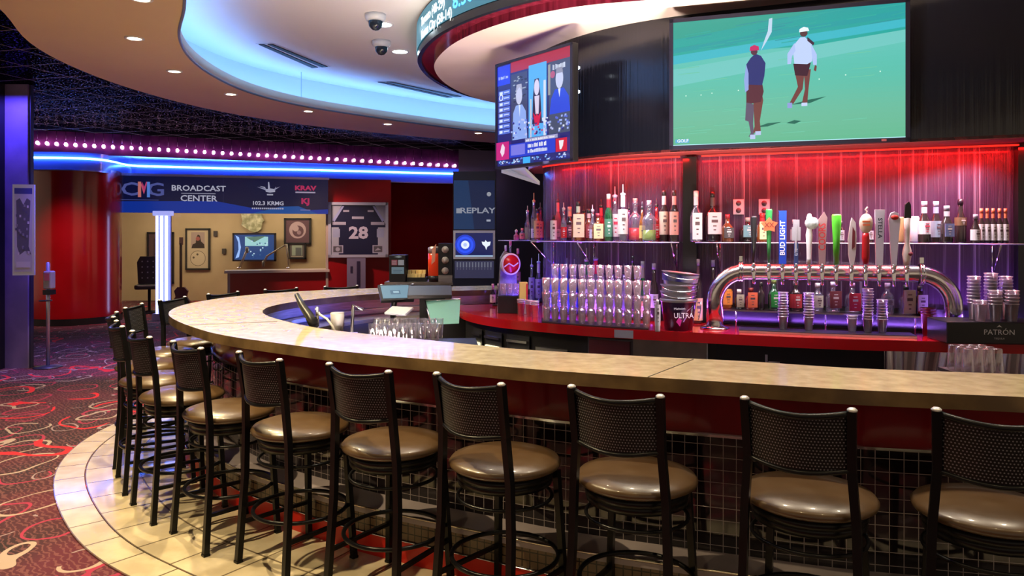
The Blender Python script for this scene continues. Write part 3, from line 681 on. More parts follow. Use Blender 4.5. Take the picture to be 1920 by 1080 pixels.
# ---------------------------------------------------------------- glass shelf
cg = glass('shelf_glass', (.75,.85,.85), .25)
def shelf(px0, px1, z, d0_, d1_, label, name='glass_shelf', br_=()):
    A = []; B_ = []; n_ = 16
    for k in range(n_+1):
        px = px0+(px1-px0)*k/n_; q0, rz, n = wallpt(max(px, 1022), 0); q0 = Vector((q0.x, q0.y))
        if px < 1022: q0 = q0+Vector((-.0042*(1022-px)-.0, .002*(1022-px)))
        A.append(q0+n*d0_); B_.append(q0+n*d1_)
    c = Vector((A[n_//2].x, A[n_//2].y, z)); t = thing(name, label, 'shelf', c)
    a = [p-Vector((c.x, c.y)) for p in A]; bb_ = [p-Vector((c.x, c.y)) for p in B_]
    MB().slab(bb_, a, -.010, 0).build('shelf_panel', cg, t, 'clear glass panel')
    MB().tube([(p.x, p.y-.001, -.005) for p in bb_], .0045, 4).build('front_edge', mat('pale_edge', (.75,.72,.85), .15, .6), t)
    for px in br_:
        q, rz, n = wallpt(px, 0); q3 = Vector((q.x, q.y, z))
        w0 = q3+Vector((n.x*.01, n.y*.01, -.24))-c; w1 = q3+Vector((n.x*d1_*.95, n.y*d1_*.95, -.012))-c; w2 = q3+Vector((n.x*.01, n.y*.01, -.012))-c
        MB().tube([w0, w1], .006, 6).tube([w1, w2], .005, 6).tube([w2, w0], .005, 6).build('bracket', CHROME, t)
    return t
ZSH = 1.60
shelf(975, 1284, ZSH, .0, .27, 'clear glass shelf holding liquor bottles left of the black post', br_=(1040,1115,1270))
shelf(1312, 1900, ZSH, .0, .27, 'clear glass shelf running behind the beer tap handles', br_=(1350,1860))
# ================================================================ televisions
def tv(name, label, BLp, BRp, TLz, screen_fn, frame=.03, depth=.06, bw=.035):
    a, c = Vector(BLp), Vector(BRp); w = (Vector((c.x,c.y))-Vector((a.x,a.y))).length; h = TLz-a.z
    rz = math.atan2(c.y-a.y, c.x-a.x); mid = (a+c)/2
    t = thing(name, label, 'television', (mid.x, mid.y, a.z+h/2), rz)
    b_ = bevel(MB().box((0,depth/2+.001,0), (w,depth,h)).build('housing', BLK, t, 'black casing'), .006)
    mb = MB()
    for q, s in (((0,-.004,h/2-bw/2),(w,.012,bw)), ((0,-.004,-h/2+bw/2),(w,.012,bw)), ((-w/2+bw/2,-.004,0),(bw,.012,h)), ((w/2-bw/2,-.004,0),(bw,.012,h))): mb.box(q, s)
    mb.build('bezel', mat('bezel', (.015,.014,.03), .3), t)
    P = Pic(w-2*bw, h-2*bw); screen_fn(P); P.build('screen', t, 1.0, .15)
    MB().box((0,depth+.06,0), (w*.3,.12,h*.3)).build('wall_mount', BLACK, t)
    return t, w, h
def golf(P):
    T = (.03,.42,.42); G = (.12,.55,.42)
    # graded turf in bands
    n = 26
    for i in range(n):
        v0, v1 = i/n, (i+1)/n; k = i/n
        c = (.13+.02*math.sin(k*9), .50+.10*k, .30+.28*k) if k < .72 else (.02,.42-.2*(k-.72),.36)
        P.rect(0, v0, 1, v1+.001, c)
    P.poly([(0,.62),(1,.80),(1,.71),(0,.48)], (.17,.60,.56))
    P.poly([(0,.73),(1,.88),(1,.82),(0,.66)], (.05,.50,.60))
    P.poly([(0,.78),(.4,.86),(.7,.90),(1,.95),(1,.90),(.6,.85),(0,.75)], (.02,.36,.38))
    P.poly([(0,1),(0,.86),(.35,.93),(.7,1)], (.03,.38,.30))
    for i in range(34):
        u = random.random(); v = .76+.2*random.random()+.12*(u-.5); P.poly([(u,v),(min(1,u+.12),v+.018),(min(1,u+.12),v+.026),(u,v+.006)], (.03,.30+.15*random.random(),.36))
    for i in range(26):
        u = random.random()*.9; v = .05+.6*random.random(); P.poly([(u,v),(min(1,u+.1),v+.006),(min(1,u+.1),v+.012),(u,v+.004)], (.16,.58,.40))
    for x, v in ((.06,.40),(.13,.40),(.18,.41),(.3,.42),(.36,.42),(.65,.47),(.76,.49),(.9,.5)): P.disc(x, v, .003, (.7,1,.85), 8)
    # flag
    P.poly([(.435,.965),(.45,.97),(.447,.86),(.425,.79),(.40,.72),(.415,.80),(.43,.87)], (.55,.72,.90))
    # shadows on the turf
    sh = (.01,.14,.10); P.poly([(.53,.285),(.61,.29),(.68,.335),(.60,.315)], sh); P.poly([(.375,.12),(.43,.125),(.49,.155),(.43,.15)], sh); P.poly([(.51,.145),(.545,.165),(.575,.155),(.545,.135)], sh)
    sk = (.18,.05,.05); nv = (.02,.03,.18)
    # player on the left, seen from behind
    P.poly([(.335,.33),(.33,.18),(.345,.17),(.355,.08),(.345,.05),(.37,.05),(.365,.15),(.37,.30)], (.12,.09,.16))
    P.poly([(.365,.36),(.372,.13),(.365,.08),(.40,.08),(.395,.17),(.41,.33),(.405,.38)], sk)
    P.poly([(.335,.42),(.335,.32),(.36,.31),(.40,.32),(.412,.40),(.405,.47),(.35,.47)], (.10,.02,.04))
    P.poly([(.345,.46),(.34,.58),(.335,.62),(.355,.67),(.375,.70),(.40,.68),(.42,.62),(.415,.52),(.405,.45)], nv)
    P.poly([(.335,.62),(.325,.50),(.33,.40),(.345,.42),(.345,.55)], (.30,.40,.80))
    P.disc(.37,.715,.015, (.10,.03,.06)); P.poly([(.35,.725),(.352,.755),(.37,.77),(.39,.755),(.392,.725)], (.62,.02,.14))
    P.rect(.352,.03,.375,.065,(.5,.6,.9)); P.rect(.375,.06,.40,.09,(.5,.6,.9))
    # player on the right, white top
    P.poly([(.545,.55),(.56,.42),(.54,.35),(.525,.30),(.54,.29),(.58,.40),(.59,.55)], sk); P.poly([(.585,.55),(.59,.40),(.578,.30),(.60,.29),(.605,.40),(.615,.55)], sk)
    P.poly([(.54,.60),(.548,.51),(.60,.50),(.615,.60)], (.05,.01,.03))
    P.poly([(.545,.60),(.54,.68),(.545,.75),(.57,.80),(.59,.80),(.62,.74),(.62,.61),(.60,.59)], (.55,.68,.98))
    P.poly([(.545,.76),(.515,.68),(.515,.60),(.53,.60),(.535,.66),(.55,.70)], (.45,.58,.95)); P.poly([(.615,.75),(.64,.66),(.64,.58),(.625,.58),(.62,.64)], (.45,.58,.95))
    P.poly([(.632,.58),(.64,.57),(.637,.53),(.627,.54)], sk); P.poly([(.60,.80),(.63,.75),(.625,.73),(.60,.77)], (.05,.02,.05))
    P.disc(.585,.83,.016, (.10,.04,.05)); P.poly([(.565,.84),(.567,.865),(.585,.88),(.603,.87),(.608,.845)], (.85,.95,1))
    P.rect(.515,.26,.535,.30,(.3,.35,.75)); P.rect(.575,.27,.60,.295,(.6,.7,1))
    P.rect(.01,.02,.075,.05,(.10,.45,.70)); P.text('GOLF',.045,.036,.026,(.85,.95,1),bold=.001)
    P.rect(0,0,1,.006,(.5,.9,1))
a = Vector((1.16,5.50,2.285)); c_ = Vector((2.66,4.99,2.285))
tvm, w, h = tv('large_television', 'large wall television showing two golfers walking on a green', a, c_, 3.245, golf, bw=.028)
MB().box((w*.40,-.012,-h/2+.014), (.03,.004,.014)).build('badge', mat('badge_red', (.4,.1,.12), .4), tvm)
def greek(P, u, v, w, h, col):      # writing too small to read in the photograph
    x = u
    while x < u+w-.008:
        d = random.uniform(.010,.018); P.rect(x, v, x+d*.65, v+h*random.uniform(.7,1), col); x += d*(1 if random.random() < .8 else 1.8)
def panelshow(P):
    B = (.02,.03,.75)
    P.rect(0,0,1,1,(.02,.02,.18))
    P.rect(.2,.9,1,1,(.45,.02,.06))
    P.rect(0,.80,.19,.99,(.02,.05,.85)); greek(P,.02,.86,.15,.03,(.6,.7,1))
    for i in range(8):
        v = .70-.055*i; P.rect(.02,v,.19,v+.045,(.10,.18,.75)); P.rect(.035,v+.01,.08,v+.036,(.75,.85,1)); P.rect(.1,v+.018,.175,v+.03,(.55,.65,1)); P.rect(.12,v+.006,.16,v+.012,(.05,.05,.4))
    P.disc(.06,.68,.03,(.8,.85,1)); P.disc(.06,.68,.02,(.1,.15,.7))
    # three seated presenters
    P.rect(.21,.24,.44,.88,(.05,.06,.16)); 
    for i in range(24): u, v = .22+.2*random.random(), .6+.25*random.random(); P.rect(u,v,u+.03,v+.012,(.35,.40,.5) if i%2 else (.02,.02,.06))
    P.poly([(.23,.24),(.24,.50),(.28,.57),(.37,.57),(.42,.50),(.44,.24)], (.28,.42,.90)); P.disc(.325,.66,.045,(.60,.62,.85),ry=.085); P.poly([(.28,.70),(.29,.77),(.36,.77),(.37,.70),(.33,.74)],(.45,.45,.6)); P.poly([(.32,.57),(.335,.45),(.345,.57)],(.7,.8,1))
    P.rect(.46,.24,.70,.92,(.10,.45,.95)); P.rect(.48,.24,.5,.6,(.6,.6,.7)); P.rect(.66,.24,.69,.75,(.7,.75,.9))
    P.poly([(.51,.36),(.52,.62),(.54,.78),(.60,.78),(.62,.62),(.64,.36)],(.03,.02,.08)); P.disc(.57,.70,.035,(.75,.68,.9),ry=.075); P.poly([(.54,.62),(.555,.45),(.595,.45),(.605,.62)],(.75,.65,.85)); P.poly([(.52,.47),(.56,.43),(.57,.46),(.59,.43),(.63,.47),(.60,.34),(.55,.34)],(.70,.01,.08))
    P.rect(.73,.24,1,.90,(.06,.08,.16)); P.rect(.72,.60,.75,.88,(.35,.33,.3)); greek(P,.78,.82,.17,.05,(.8,.85,1)); P.disc(.78,.78,.03,(.5,.1,.2))
    P.poly([(.74,.42),(.76,.56),(.81,.64),(.92,.64),(.98,.56),(1,.42)],(.02,.07,.75)); P.disc(.865,.73,.048,(.62,.66,.88),ry=.09); P.poly([(.82,.78),(.83,.83),(.90,.83),(.91,.78)],(.3,.3,.4)); P.poly([(.85,.64),(.865,.56),(.88,.64)],(.8,.85,1))
    for i in range(90):
        u = .21+.77*random.random(); v = .25+.14*random.random()*(1.2 if u < .72 else 1); c = random.choice([(.75,.8,1),(.1,.15,.7),(.35,.45,.9),(.55,.05,.2) if .5 < u < .66 else (.5,.55,.9),(.03,.03,.2)]); P.rect(u,v,u+.022,v+.018,c)
    P.rect(.42,.20,.85,.235,(.35,.35,.6)); greek(P,.43,.206,.4,.022,(.9,.9,1))
    P.rect(0,.06,.19,.235,(.60,.02,.22)); P.poly([(.09,.09),(.06,.14),(.08,.2),(.10,.22),(.13,.18),(.12,.12)],(.9,.7,.85))
    P.rect(.2,.07,.82,.20,(.02,.05,.65)); P.rect(.22,.09,.42,.19,(.2,.2,.8)); greek(P,.46,.145,.26,.04,(1,1,1)); greek(P,.46,.095,.28,.035,(.85,.88,1))
    P.rect(.83,.07,.97,.19,(.65,.01,.05)); P.poly([(.88,.09),(.87,.17),(.93,.17),(.92,.12),(.90,.09)],(.9,.85,.9))
    for i in range(60):
        u = .02+.93*random.random(); v = .01+.04*random.random(); P.rect(u,v,u+.02,v+.012,random.choice([(.6,.7,1),(.1,.2,.8),(.2,.5,1)]))
    P.rect(.40,.0,.5,.06,(.05,.45,1))
a = Vector((-.142,6.63,2.235)); c_ = Vector((.475,5.83,2.245))
def tv2():
    return tv('small_television', 'smaller angled television with three sports presenters on a blue screen', a, c_, 3.165, panelshow, bw=.022)
tv2()
# small white lights of devices on the header beside the small television
for (x, y), w in (((1084,128),'upper'),((1084,173),'lower')):
    p = D(x, y, 6.05); o = MB().lathe([(0,-.012),(.014,-.006),(.016,.012),(0,.02)], (0,0,0), 10).build('indicator_light', emit('white_led', (.8,.9,1), 3)); o.location = p
    tag(o, 'tiny white lamp on the black header right of the small television, %s one' % w, 'lamp', 'tiny lamps beside the small television')
# folded bracket / grey underside plate at the header end
p = D(985,336,6.9)
o = MB().add([D(940,324,7.2),D(1012,347,6.6),D(985,320,6.7),D(948,318,7.3),D(940,318,7.2),D(1012,340,6.6),D(985,314,6.7),D(948,312,7.3)], [(0,1,2,3),(4,5,6,7),(0,1,5,4),(1,2,6,5),(2,3,7,6),(3,0,4,7)]).build('mounting_plate', mat('pale_plate', (.55,.55,.62), .4))
tag(o, 'pale grey slanted plate below the small television', 'plate')
# ================================================================ bottles
GL = {}
def gm(key):
    if key in GL: return GL[key]
    cols = dict(clear=(.86,.88,.95), amber=(.60,.22,.05), dark=(.03,.02,.02), green=(.04,.22,.08), blue=(.10,.22,.95), pink=(.9,.35,.5), brown=(.16,.05,.02), red=(.7,.02,.03), orange=(.95,.35,.05), purple=(.35,.12,.5), lime=(.30,.55,.05))
    c = cols[key]
    if key == 'clear': m = glass('bottle_glass_clear', c, .14, (.55,.6,.8), .10)
    elif key in ('amber','green','blue','pink','red','orange','lime','purple'): m = glass('bottle_glass_'+key, c, .10, c, .30)
    else: m = mat('bottle_glass_'+key, c, .08, coat=.5)
    GL[key] = m; return m
LB = {}
def flat(c, r=.5):
    k = 'flat_%.2f_%.2f_%.2f_%.2f' % (*c, r); return mat(k, c, r)
WHT, CRM, TAN_, RDD, PNK, BLU, TEA, GLD, LILAC, ORG, GRY = (.75,.73,.72),(.72,.58,.30),(.55,.36,.18),(.60,.02,.03),(.80,.30,.38),(.05,.10,.55),(.15,.32,.34),(.55,.38,.12),(.5,.45,.65),(.85,.28,.05),(.35,.35,.38)
def band(rad, z0, z1, w=1.0, seg=14, fr=.62, lumps=None):
    """label as a curved patch on the side facing the room"""
    mb = MB(); n = 8; a0 = -PI/2-PI*fr; a1 = -PI/2+PI*fr; vs = []
    for k in range(n+1):
        a = a0+(a1-a0)*k/n; vs += [(rad*math.cos(a), rad*math.sin(a), z0), (rad*math.cos(a), rad*math.sin(a), z1)]
    mb.add(vs, [(2*k,2*k+2,2*k+3,2*k+1) for k in range(n)], 0, True); return mb
def bottle(loc, h, w, key='clear', cap=(.02,.02,.02), lab=None, lz=(.08,.50), shape='std', label='', pour=False, neck=None, liquid=None, group=None, mark=None, rz=0, name='liquor_bottle', cat='bottle'):
    r = w/2; t = thing(name, label, cat, loc, rz, group)
    hb = h*(.80 if pour else .94)          # glass height
    nr = min(r*.42, .017)
    prof = {'std':   [(r*.9,0),(r,.008),(r,.56*hb),(r*.92,.62*hb),(nr*1.15,.74*hb),(nr,.80*hb),(nr,hb)],
            'squat': [(r*.92,0),(r,.01),(r,.50*hb),(r*.85,.60*hb),(nr*1.3,.70*hb),(nr,.74*hb),(nr,hb)],
            'wine':  [(r*.95,0),(r,.01),(r,.60*hb),(r*.8,.68*hb),(nr*1.1,.76*hb),(nr,.80*hb),(nr,hb)],
            'beer':  [(r*.95,0),(r,.008),(r,.48*hb),(r*.8,.58*hb),(nr*1.1,.74*hb),(nr*.9,.85*hb),(nr*.95,hb)],
            'tall':  [(r*.85,0),(r*.88,.01),(r,.45*hb),(r*.8,.60*hb),(nr*1.1,.72*hb),(nr,.80*hb),(nr,hb)],
            'decanter': [(r*.95,0),(r,.01),(r,.55*hb),(r*.88,.62*hb),(nr*1.6,.70*hb),(nr*1.2,.74*hb),(nr*1.2,.88*hb),(nr*1.6,.9*hb),(nr*1.2,hb)],
            'can':   [(r*.9,0),(r,.012),(r,.94*hb),(r*.88,hb)]}[shape]
    MB().lathe(prof, seg=14).build('glass_body' if shape != 'can' else 'can_body', gm(key) if isinstance(key, str) else flat(key, .3), t)
    if liquid: MB().lathe([(r*.9,.012),(r*.93,.02),(r*.93,liquid[1]*hb),(0,liquid[1]*hb)], seg=14).build('liquid', mat('liquid_%.1f_%.1f' % liquid[0][:2], liquid[0], .15, em=liquid[0], es=.15), t)
    if lab:
        if shape == 'squat' and w > .07:
            MB().box((0,-r*.93,(lz[0]+lz[1])/2*hb), (w*.80,r*.2,(lz[1]-lz[0])*hb)).build('label', flat(lab), t)
            f_ = r*1.035
        else: band(r+.0012, lz[0]*hb, lz[1]*hb).build('label', flat(lab), t); f_ = r+.002
        zc = (lz[0]+lz[1])/2*hb; lh = (lz[1]-lz[0])*hb
        mc = mark or ((.12,.08,.08) if sum(lab) > .9 else (.7,.65,.6))
        mb = MB()
        for k, (dz, ww) in enumerate(((.30,.40),(.10,.55),(-.12,.30),(-.30,.22))):
            mb.box((0,-f_*(.97), zc+dz*lh), (w*ww*.7,.004,lh*(.05 if k != 1 else .13)))
        mb.build('label_print', flat(mc), t)
    if neck: MB().lathe([(nr*1.12,.76*hb),(nr*1.1,.995*hb)], seg=12, cap=False).build('neck_label', flat(neck), t)
    if pour:
        MB().lathe([(nr*.9,hb-.003),(nr*1.3,hb+.008),(nr*1.3,hb+.02),(nr*.5,hb+.026),(.0045,hb+.03),(.0035,h)], seg=10).build('pourer', flat(cap,.3), t)
    elif shape != 'can':
        MB().lathe([(nr*1.15,hb-.022),(nr*1.15,h),(0,h)], seg=12).build('cap', flat(cap,.35), t)
    return t
def on_shelf(px, d): q, rz, n = wallpt(max(px,1022), 0); q = Vector((q.x,q.y)); q = q+n*d; \
    return q
def xfix(px, d):     # point at distance d off the wall whose picture column is px
    if px < 1022:
        q = on_shelf(1022, d); Y = q.y+ (1022-px)*.003; return Vector(((px-CX)/F*Y, Y))
    g = px
    for _ in range(6):
        q = on_shelf(g, d); g += (px-(CX+F*q.x/q.y))*.9
    return q
UB = [ # px, top y, width px, glass, cap, label, label range, shape, pour, neck, words
 (968,432,9,'pink',WHT,None,(0,0),'std',True,None,'pink bottle at the far left end of the glass shelf'),
 (979,428,9,'clear',PNK,PNK,(.1,.6),'std',False,None,'clear bottle with pink label near the left shelf end'),
 (989,386,10,'clear',(.5,.5,.5),None,(0,0),'tall',True,None,'clear bottle with silver pourer near the left shelf end'),
 (1001,362,10,'clear',(.6,.45,.2),WHT,(.05,.3),'std',True,None,'clear bottle with gold tipped pourer and small white label'),
 (1013,380,12,'purple',(.02,.02,.04),TAN_,(.08,.62),'std',True,None,'bottle with upright tan label and dark pourer'),
 (1026,392,13,'amber',(.02,.02,.04),GLD,(.08,.66),'std',False,None,'bottle with gold brown label left of the two white ones'),
 (1038,404,11,'brown',(.02,.02,.03),WHT,(.05,.85),'squat',False,None,'dark bottle with long white strip label'),
 (1046,362,11,'pink',(.1,.05,.1),PNK,(.1,.3),'std',True,PNK,'pink bottle with pink foil neck'),
 (1057,380,10,'clear',(.6,.6,.6),RDD,(.1,.45),'std',True,None,'clear bottle with small red pattern'),
 (1068,388,15,'dark',(.7,.55,.45),(.10,.05,.10),(.1,.5),'squat',False,(.75,.5,.4),'dark bottle with pale sealed neck'),
 (1084,378,23,'amber',(.02,.02,.02),(.72,.45,.30),(.10,.72),'squat',False,(.35,.45,.35),'wide amber bottle with parchment label and black stopper'),
 (1104,392,14,'brown',(.02,.04,.03),(.25,.05,.06),(.1,.55),'squat',False,(.6,.5,.5),'reddish brown bottle with black cap'),
 (1121,400,20,'amber',(.25,.02,.04),CRM,(.10,.66),'squat',False,None,'square amber bottle with cream yellow label'),
 (1127,374,12,'red',(.02,.02,.02),None,(0,0),'std',True,RDD,'bottle with red neck behind the cream labelled one'),
 (1141,364,14,'green',(.6,.55,.5),(.06,.2,.12),(.1,.5),'wine',False,RDD,'tall dark green bottle with red and white neck'),
 (1153,350,17,'clear',(.6,.55,.7),WHT,(.10,.62),'tall',True,None,'tall clear bottle with white and red striped label'),
 (1168,346,17,'clear',(.75,.7,.8),(.62,.60,.55),(.16,.70),'tall',True,WHT,'tallest clear bottle with white label and long pale pourer'),
 (1191,372,24,'clear',(.55,.25,.2),None,(0,0),'decanter',False,None,'clear decanter bottle with glowing red liquid'),
 (1217,376,24,'clear',(.6,.3,.35),None,(0,0),'decanter',False,None,'clear decanter bottle with green liquid'),
 (1245,357,16,'dark',(.03,.02,.02),(.70,.60,.45),(.14,.62),'wine',False,(.75,.55,.55),'dark wine bottle with white label left of another'),
 (1264,357,15,'dark',(.05,.02,.02),(.65,.30,.24),(.14,.62),'wine',False,(.8,.32,.3),'dark wine bottle with salmon label beside the black post'),
 (1095,386,12,'amber',(.02,.02,.02),TAN_,(.1,.5),'std',True,None,'amber bottle with dark pourer squeezed behind the parchment labelled one'),
 (1111,384,11,'clear',(.4,.4,.5),LILAC,(.1,.4),'std',True,None,'clear bottle with lilac label behind the square amber bottle'),
 (1179,380,11,'purple',(.02,.02,.03),None,(0,0),'std',True,None,'purple bottle between the tall clear bottle and the red decanter'),
 (1204,378,10,'amber',(.02,.02,.03),GLD,(.1,.5),'std',True,None,'gold labelled bottle between the two decanter bottles'),
 (1231,372,12,'red',(.02,.02,.02),RDD,(.1,.5),'std',True,None,'red bottle between the green decanter and the dark wine bottles'),
 (1305,358,20,'clear',(.7,.7,.7),WHT,(.05,.60),'squat',False,(.7,.68,.75),'clear bottle with large white label right of the black post'),
 (1336,360,28,'dark',(.02,.02,.02),WHT,(.16,.62),'squat',False,(.1,.08,.08),'wide dark bottle with large white label and black neck'),
 (1364,402,20,'brown',(.35,.02,.03),(.06,.05,.05),(.15,.55),'squat',False,None,'short dark bottle with red seal'),
 (1402,408,30,'dark',(.5,.45,.4),TEA,(.20,.72),'squat',False,None,'squat black bottle with teal label behind the black tap handle'),
 (1429,400,17,'amber',(.5,.02,.02),CRM,(.10,.75),'squat',False,RDD,'bottle with cream label behind the green tap handle'),
 (1489,412,12,'clear',WHT,GRY,(.1,.6),'std',False,None,'pale bottle behind the grey tap handle'),
 (1576,414,12,'dark',(.1,.1,.1),GRY,(.1,.6),'std',False,None,'dark bottle just right of the plain green tap handle'),
 (1630,416,13,'dark',(.3,.3,.35),GRY,(.15,.6),'beer',False,None,'dark bottle behind the red tap handle'),
 (1687,404,13,(.40,.22,.10),WHT,None,(0,0),'can',False,None,'brown and cream can behind the white tap handles'),
 (1712,403,19,(.72,.68,.75),WHT,None,(0,0),'can',False,None,'tall can with orange top half'),
 (1733,378,20,'dark',(.75,.5,.65),(.75,.70,.72),(.22,.56),'beer',False,(.75,.55,.68),'dark beer bottle with white foil neck and red on white label'),
 (1755,378,18,'dark',(.5,.5,.6),(.30,.40,.50),(.14,.56),'beer',False,(.30,.35,.60),'dark beer bottle with pale blue label'),
 (1775,386,19,'dark',(.3,.3,.35),(.18,.22,.42),(.18,.55),'squat',False,(.6,.6,.65),'dark bottle with round blue label'),
 (1801,374,18,'dark',(.02,.01,.02),(.16,.10,.05),(.42,.62),'beer',False,None,'black bottle with gold print'),
 (1829,402,15,'dark',(.3,.28,.35),WHT,(.10,.50),'beer',False,None,'small dark bottle with white label left of the red capped row'),
]
rz0 = 0
for i, (px, ty, wp, g, cp, lb, lr, sh, po, nk, wd) in enumerate(UB):
    q = xfix(px, .075 if i % 2 else .19); s = F/q.y; base = HY+(H0-ZSH)*s
    h = (base-ty)/s; liq = ((.9,.03,.03),.33) if 'red liquid' in wd else (((.30,.42,.04),.30) if 'green liquid' in wd else None)
    mk = (.55,.05,.10) if ('red on white' in wd or 'striped' in wd) else None
    b0 = bottle((q.x, q.y, ZSH+.001), h, wp*1.1/s, g, cp, lb, lr, sh, wd+', on the shelf' if 'shelf' not in wd else wd, po, nk, liq, 'liquor bottles on the glass shelf', mk, name='can' if sh == 'can' else 'liquor_bottle', cat='can' if sh == 'can' else 'bottle')
    if wd.startswith('tall can'):
        MB().lathe([(wp/s/2+.0012,h*.52),(wp/s/2+.0012,h*.85)], seg=14, cap=False).build('label', flat((.75,.36,.10)), b0, 'orange upper label')
# red capped six pack row
for i, px in enumerate((1840,1851,1862,1874,1885)):
    q = xfix(px, .12); s = F/q.y; h = (HY+(H0-ZSH)*s-391)/s
    t = bottle((q.x, q.y, ZSH+.001), h, 11.5/s, 'dark', (.85,.20,.10), WHT, (.08,.58), 'std', 'small orange capped bottle, %s of the row at the right shelf end' % ORD[i], False, (.80,.20,.10), None, 'red capped bottles at the right end of the shelf')
# outlets on the wall
for px, w in ((1385,'left of the tap handles'), (1433,'behind the green tap handle')):
    q, rz, n = wallpt(px, .004); s = F/q.y; z = H0-(388-HY)/s
    t = thing('wall_outlet', 'pinkish white double socket plate on the dark wall, '+w, 'socket', (q.x,q.y,z), math.atan2(n.y,n.x)+PI/2, 'sockets on the back wall')
    bevel(MB().box((0,-.004,0), (.085,.010,.125)).build('cover_plate', mat('outlet_plate', (.62,.48,.56), .35), t), .003)
    for dz in (-.03,.03): MB().lathe([(0,0),(.021,0),(.021,.004),(0,.005)], M=Matrix.Translation((0,-.009,dz)) @ Matrix.Rotation(PI/2,4,'X'), seg=14).build('socket', mat('socket_dark', (.10,.06,.08), .4), t)
# small white box on top of the squat bottle
# ---------------------------------------------------------------- bottles standing on the red counter
def cpt(px, py):      # point of the red counter top under a picture position
    p = W(px, py, ZR); return Vector((p.x, p.y))
LBT = [ # px, base py, top y, width px, glass, cap, label, range, shape, pour, neck, words
 (957,520,450,10,'clear',PNK,PNK,(.1,.7),'std',False,None,'pale pink labelled bottle at the far left of the island behind the round red sign'),
 (948,524,460,9,'pink',WHT,WHT,(.1,.5),'std',False,None,'pinkish bottle at the far left edge of the island'),
 (971,528,466,10,'red',PNK,(.55,.2,.25),(.1,.6),'std',False,None,'red bottle just right of the pale pink one at the island end'),
 (1010,555,476,13,'clear',(.55,.6,.9),LILAC,(.1,.6),'tall',True,WHT,'bluish white bottle lit from below, right of the yellow box'),
 (997,556,484,11,'clear',(.5,.55,.8),LILAC,(.05,.7),'tall',True,None,'glowing white bottle left of the blue bottles'),
 (1023,557,486,12,'blue',(.2,.2,.3),(.25,.3,.75),(.1,.5),'std',True,None,'pale blue bottle at the left end of the blue row'),
 (1037,558,484,11,'blue',(.02,.02,.03),None,(0,0),'std',True,None,'deep blue bottle with black pourer, first of the blue row'),
 (1050,558,481,12,'blue',(.02,.02,.03),(.05,.08,.45),(.1,.4),'std',True,None,'deep blue bottle, second of the blue row'),
 (1063,559,484,12,'blue',(.3,.3,.4),None,(0,0),'std',True,None,'deep blue bottle with grey pourer, third of the blue row'),
 (1077,560,486,12,'blue',(.3,.3,.4),(.05,.08,.45),(.1,.4),'std',True,None,'deep blue bottle, fourth of the blue row'),
 (1100,566,465,18,'clear',(.5,.5,.5),LILAC,(.1,.5),'wine',True,(.02,.16,.07),'clear bottle with green neck rising behind the stacked glasses'),
 (1117,567,462,18,'clear',(.3,.3,.4),LILAC,(.1,.5),'wine',True,(.60,.02,.06),'clear bottle with red neck rising behind the stacked glasses'),
 (1131,560,495,12,'clear',(.02,.02,.02),None,(0,0),'std',True,None,'clear bottle with black pourer behind the glasses, just right of the red neck'),
 (1149,560,495,13,'clear',(.02,.02,.02),None,(0,0),'std',True,None,'clear bottle with black pourer behind the glasses, second from the red neck'),
 (1170,562,495,13,'clear',(.02,.02,.02),None,(0,0),'std',True,None,'clear bottle with black pourer behind the glasses, third from the red neck'),
 (1186,575,480,13,'dark',(.02,.02,.02),None,(0,0),'wine',False,None,'tall black bottle behind the right end of the glasses'),
 (1205,590,490,15,'green',(.3,.3,.3),(.55,.25,.08),(.1,.35),'wine',False,(.25,.2,.2),'dark green bottle with orange label behind the glasses'),
 (1226,590,494,16,'dark',(.35,.35,.4),LILAC,(.25,.5),'wine',False,None,'dark bottle left of the stacked buckets'),
 (1308,590,486,19,'dark',(.4,.35,.4),(.75,.45,.22),(.05,.42),'wine',False,(.1,.05,.06),'dark bottle with orange cream label between buckets and beer tower'),
 (1337,590,488,15,'dark',(.3,.3,.45),None,(0,0),'wine',False,None,'dark bottle behind the left leg of the beer tower'),
]
for (px, by, ty, wp, g, cp, lb, lr, sh, po, nk, wd) in LBT:
    q = cpt(px, by+ (604-by)*.0); Y = max(q.y, 0); Y = min(Y, 8.0)
    # keep in front of the wall
    if px > 1022:
        ww = xfix(px, .09); Y = min(Y, ww.y)
    q = Vector(((px-CX)/F*Y, Y)); s = F/Y; h = H0-(ty-HY)/s-ZR
    bottle((q.x, q.y, ZR+.001), h, wp/s, g, cp, lb, lr, sh, wd, po, nk, None, 'bottles standing on the red counter')
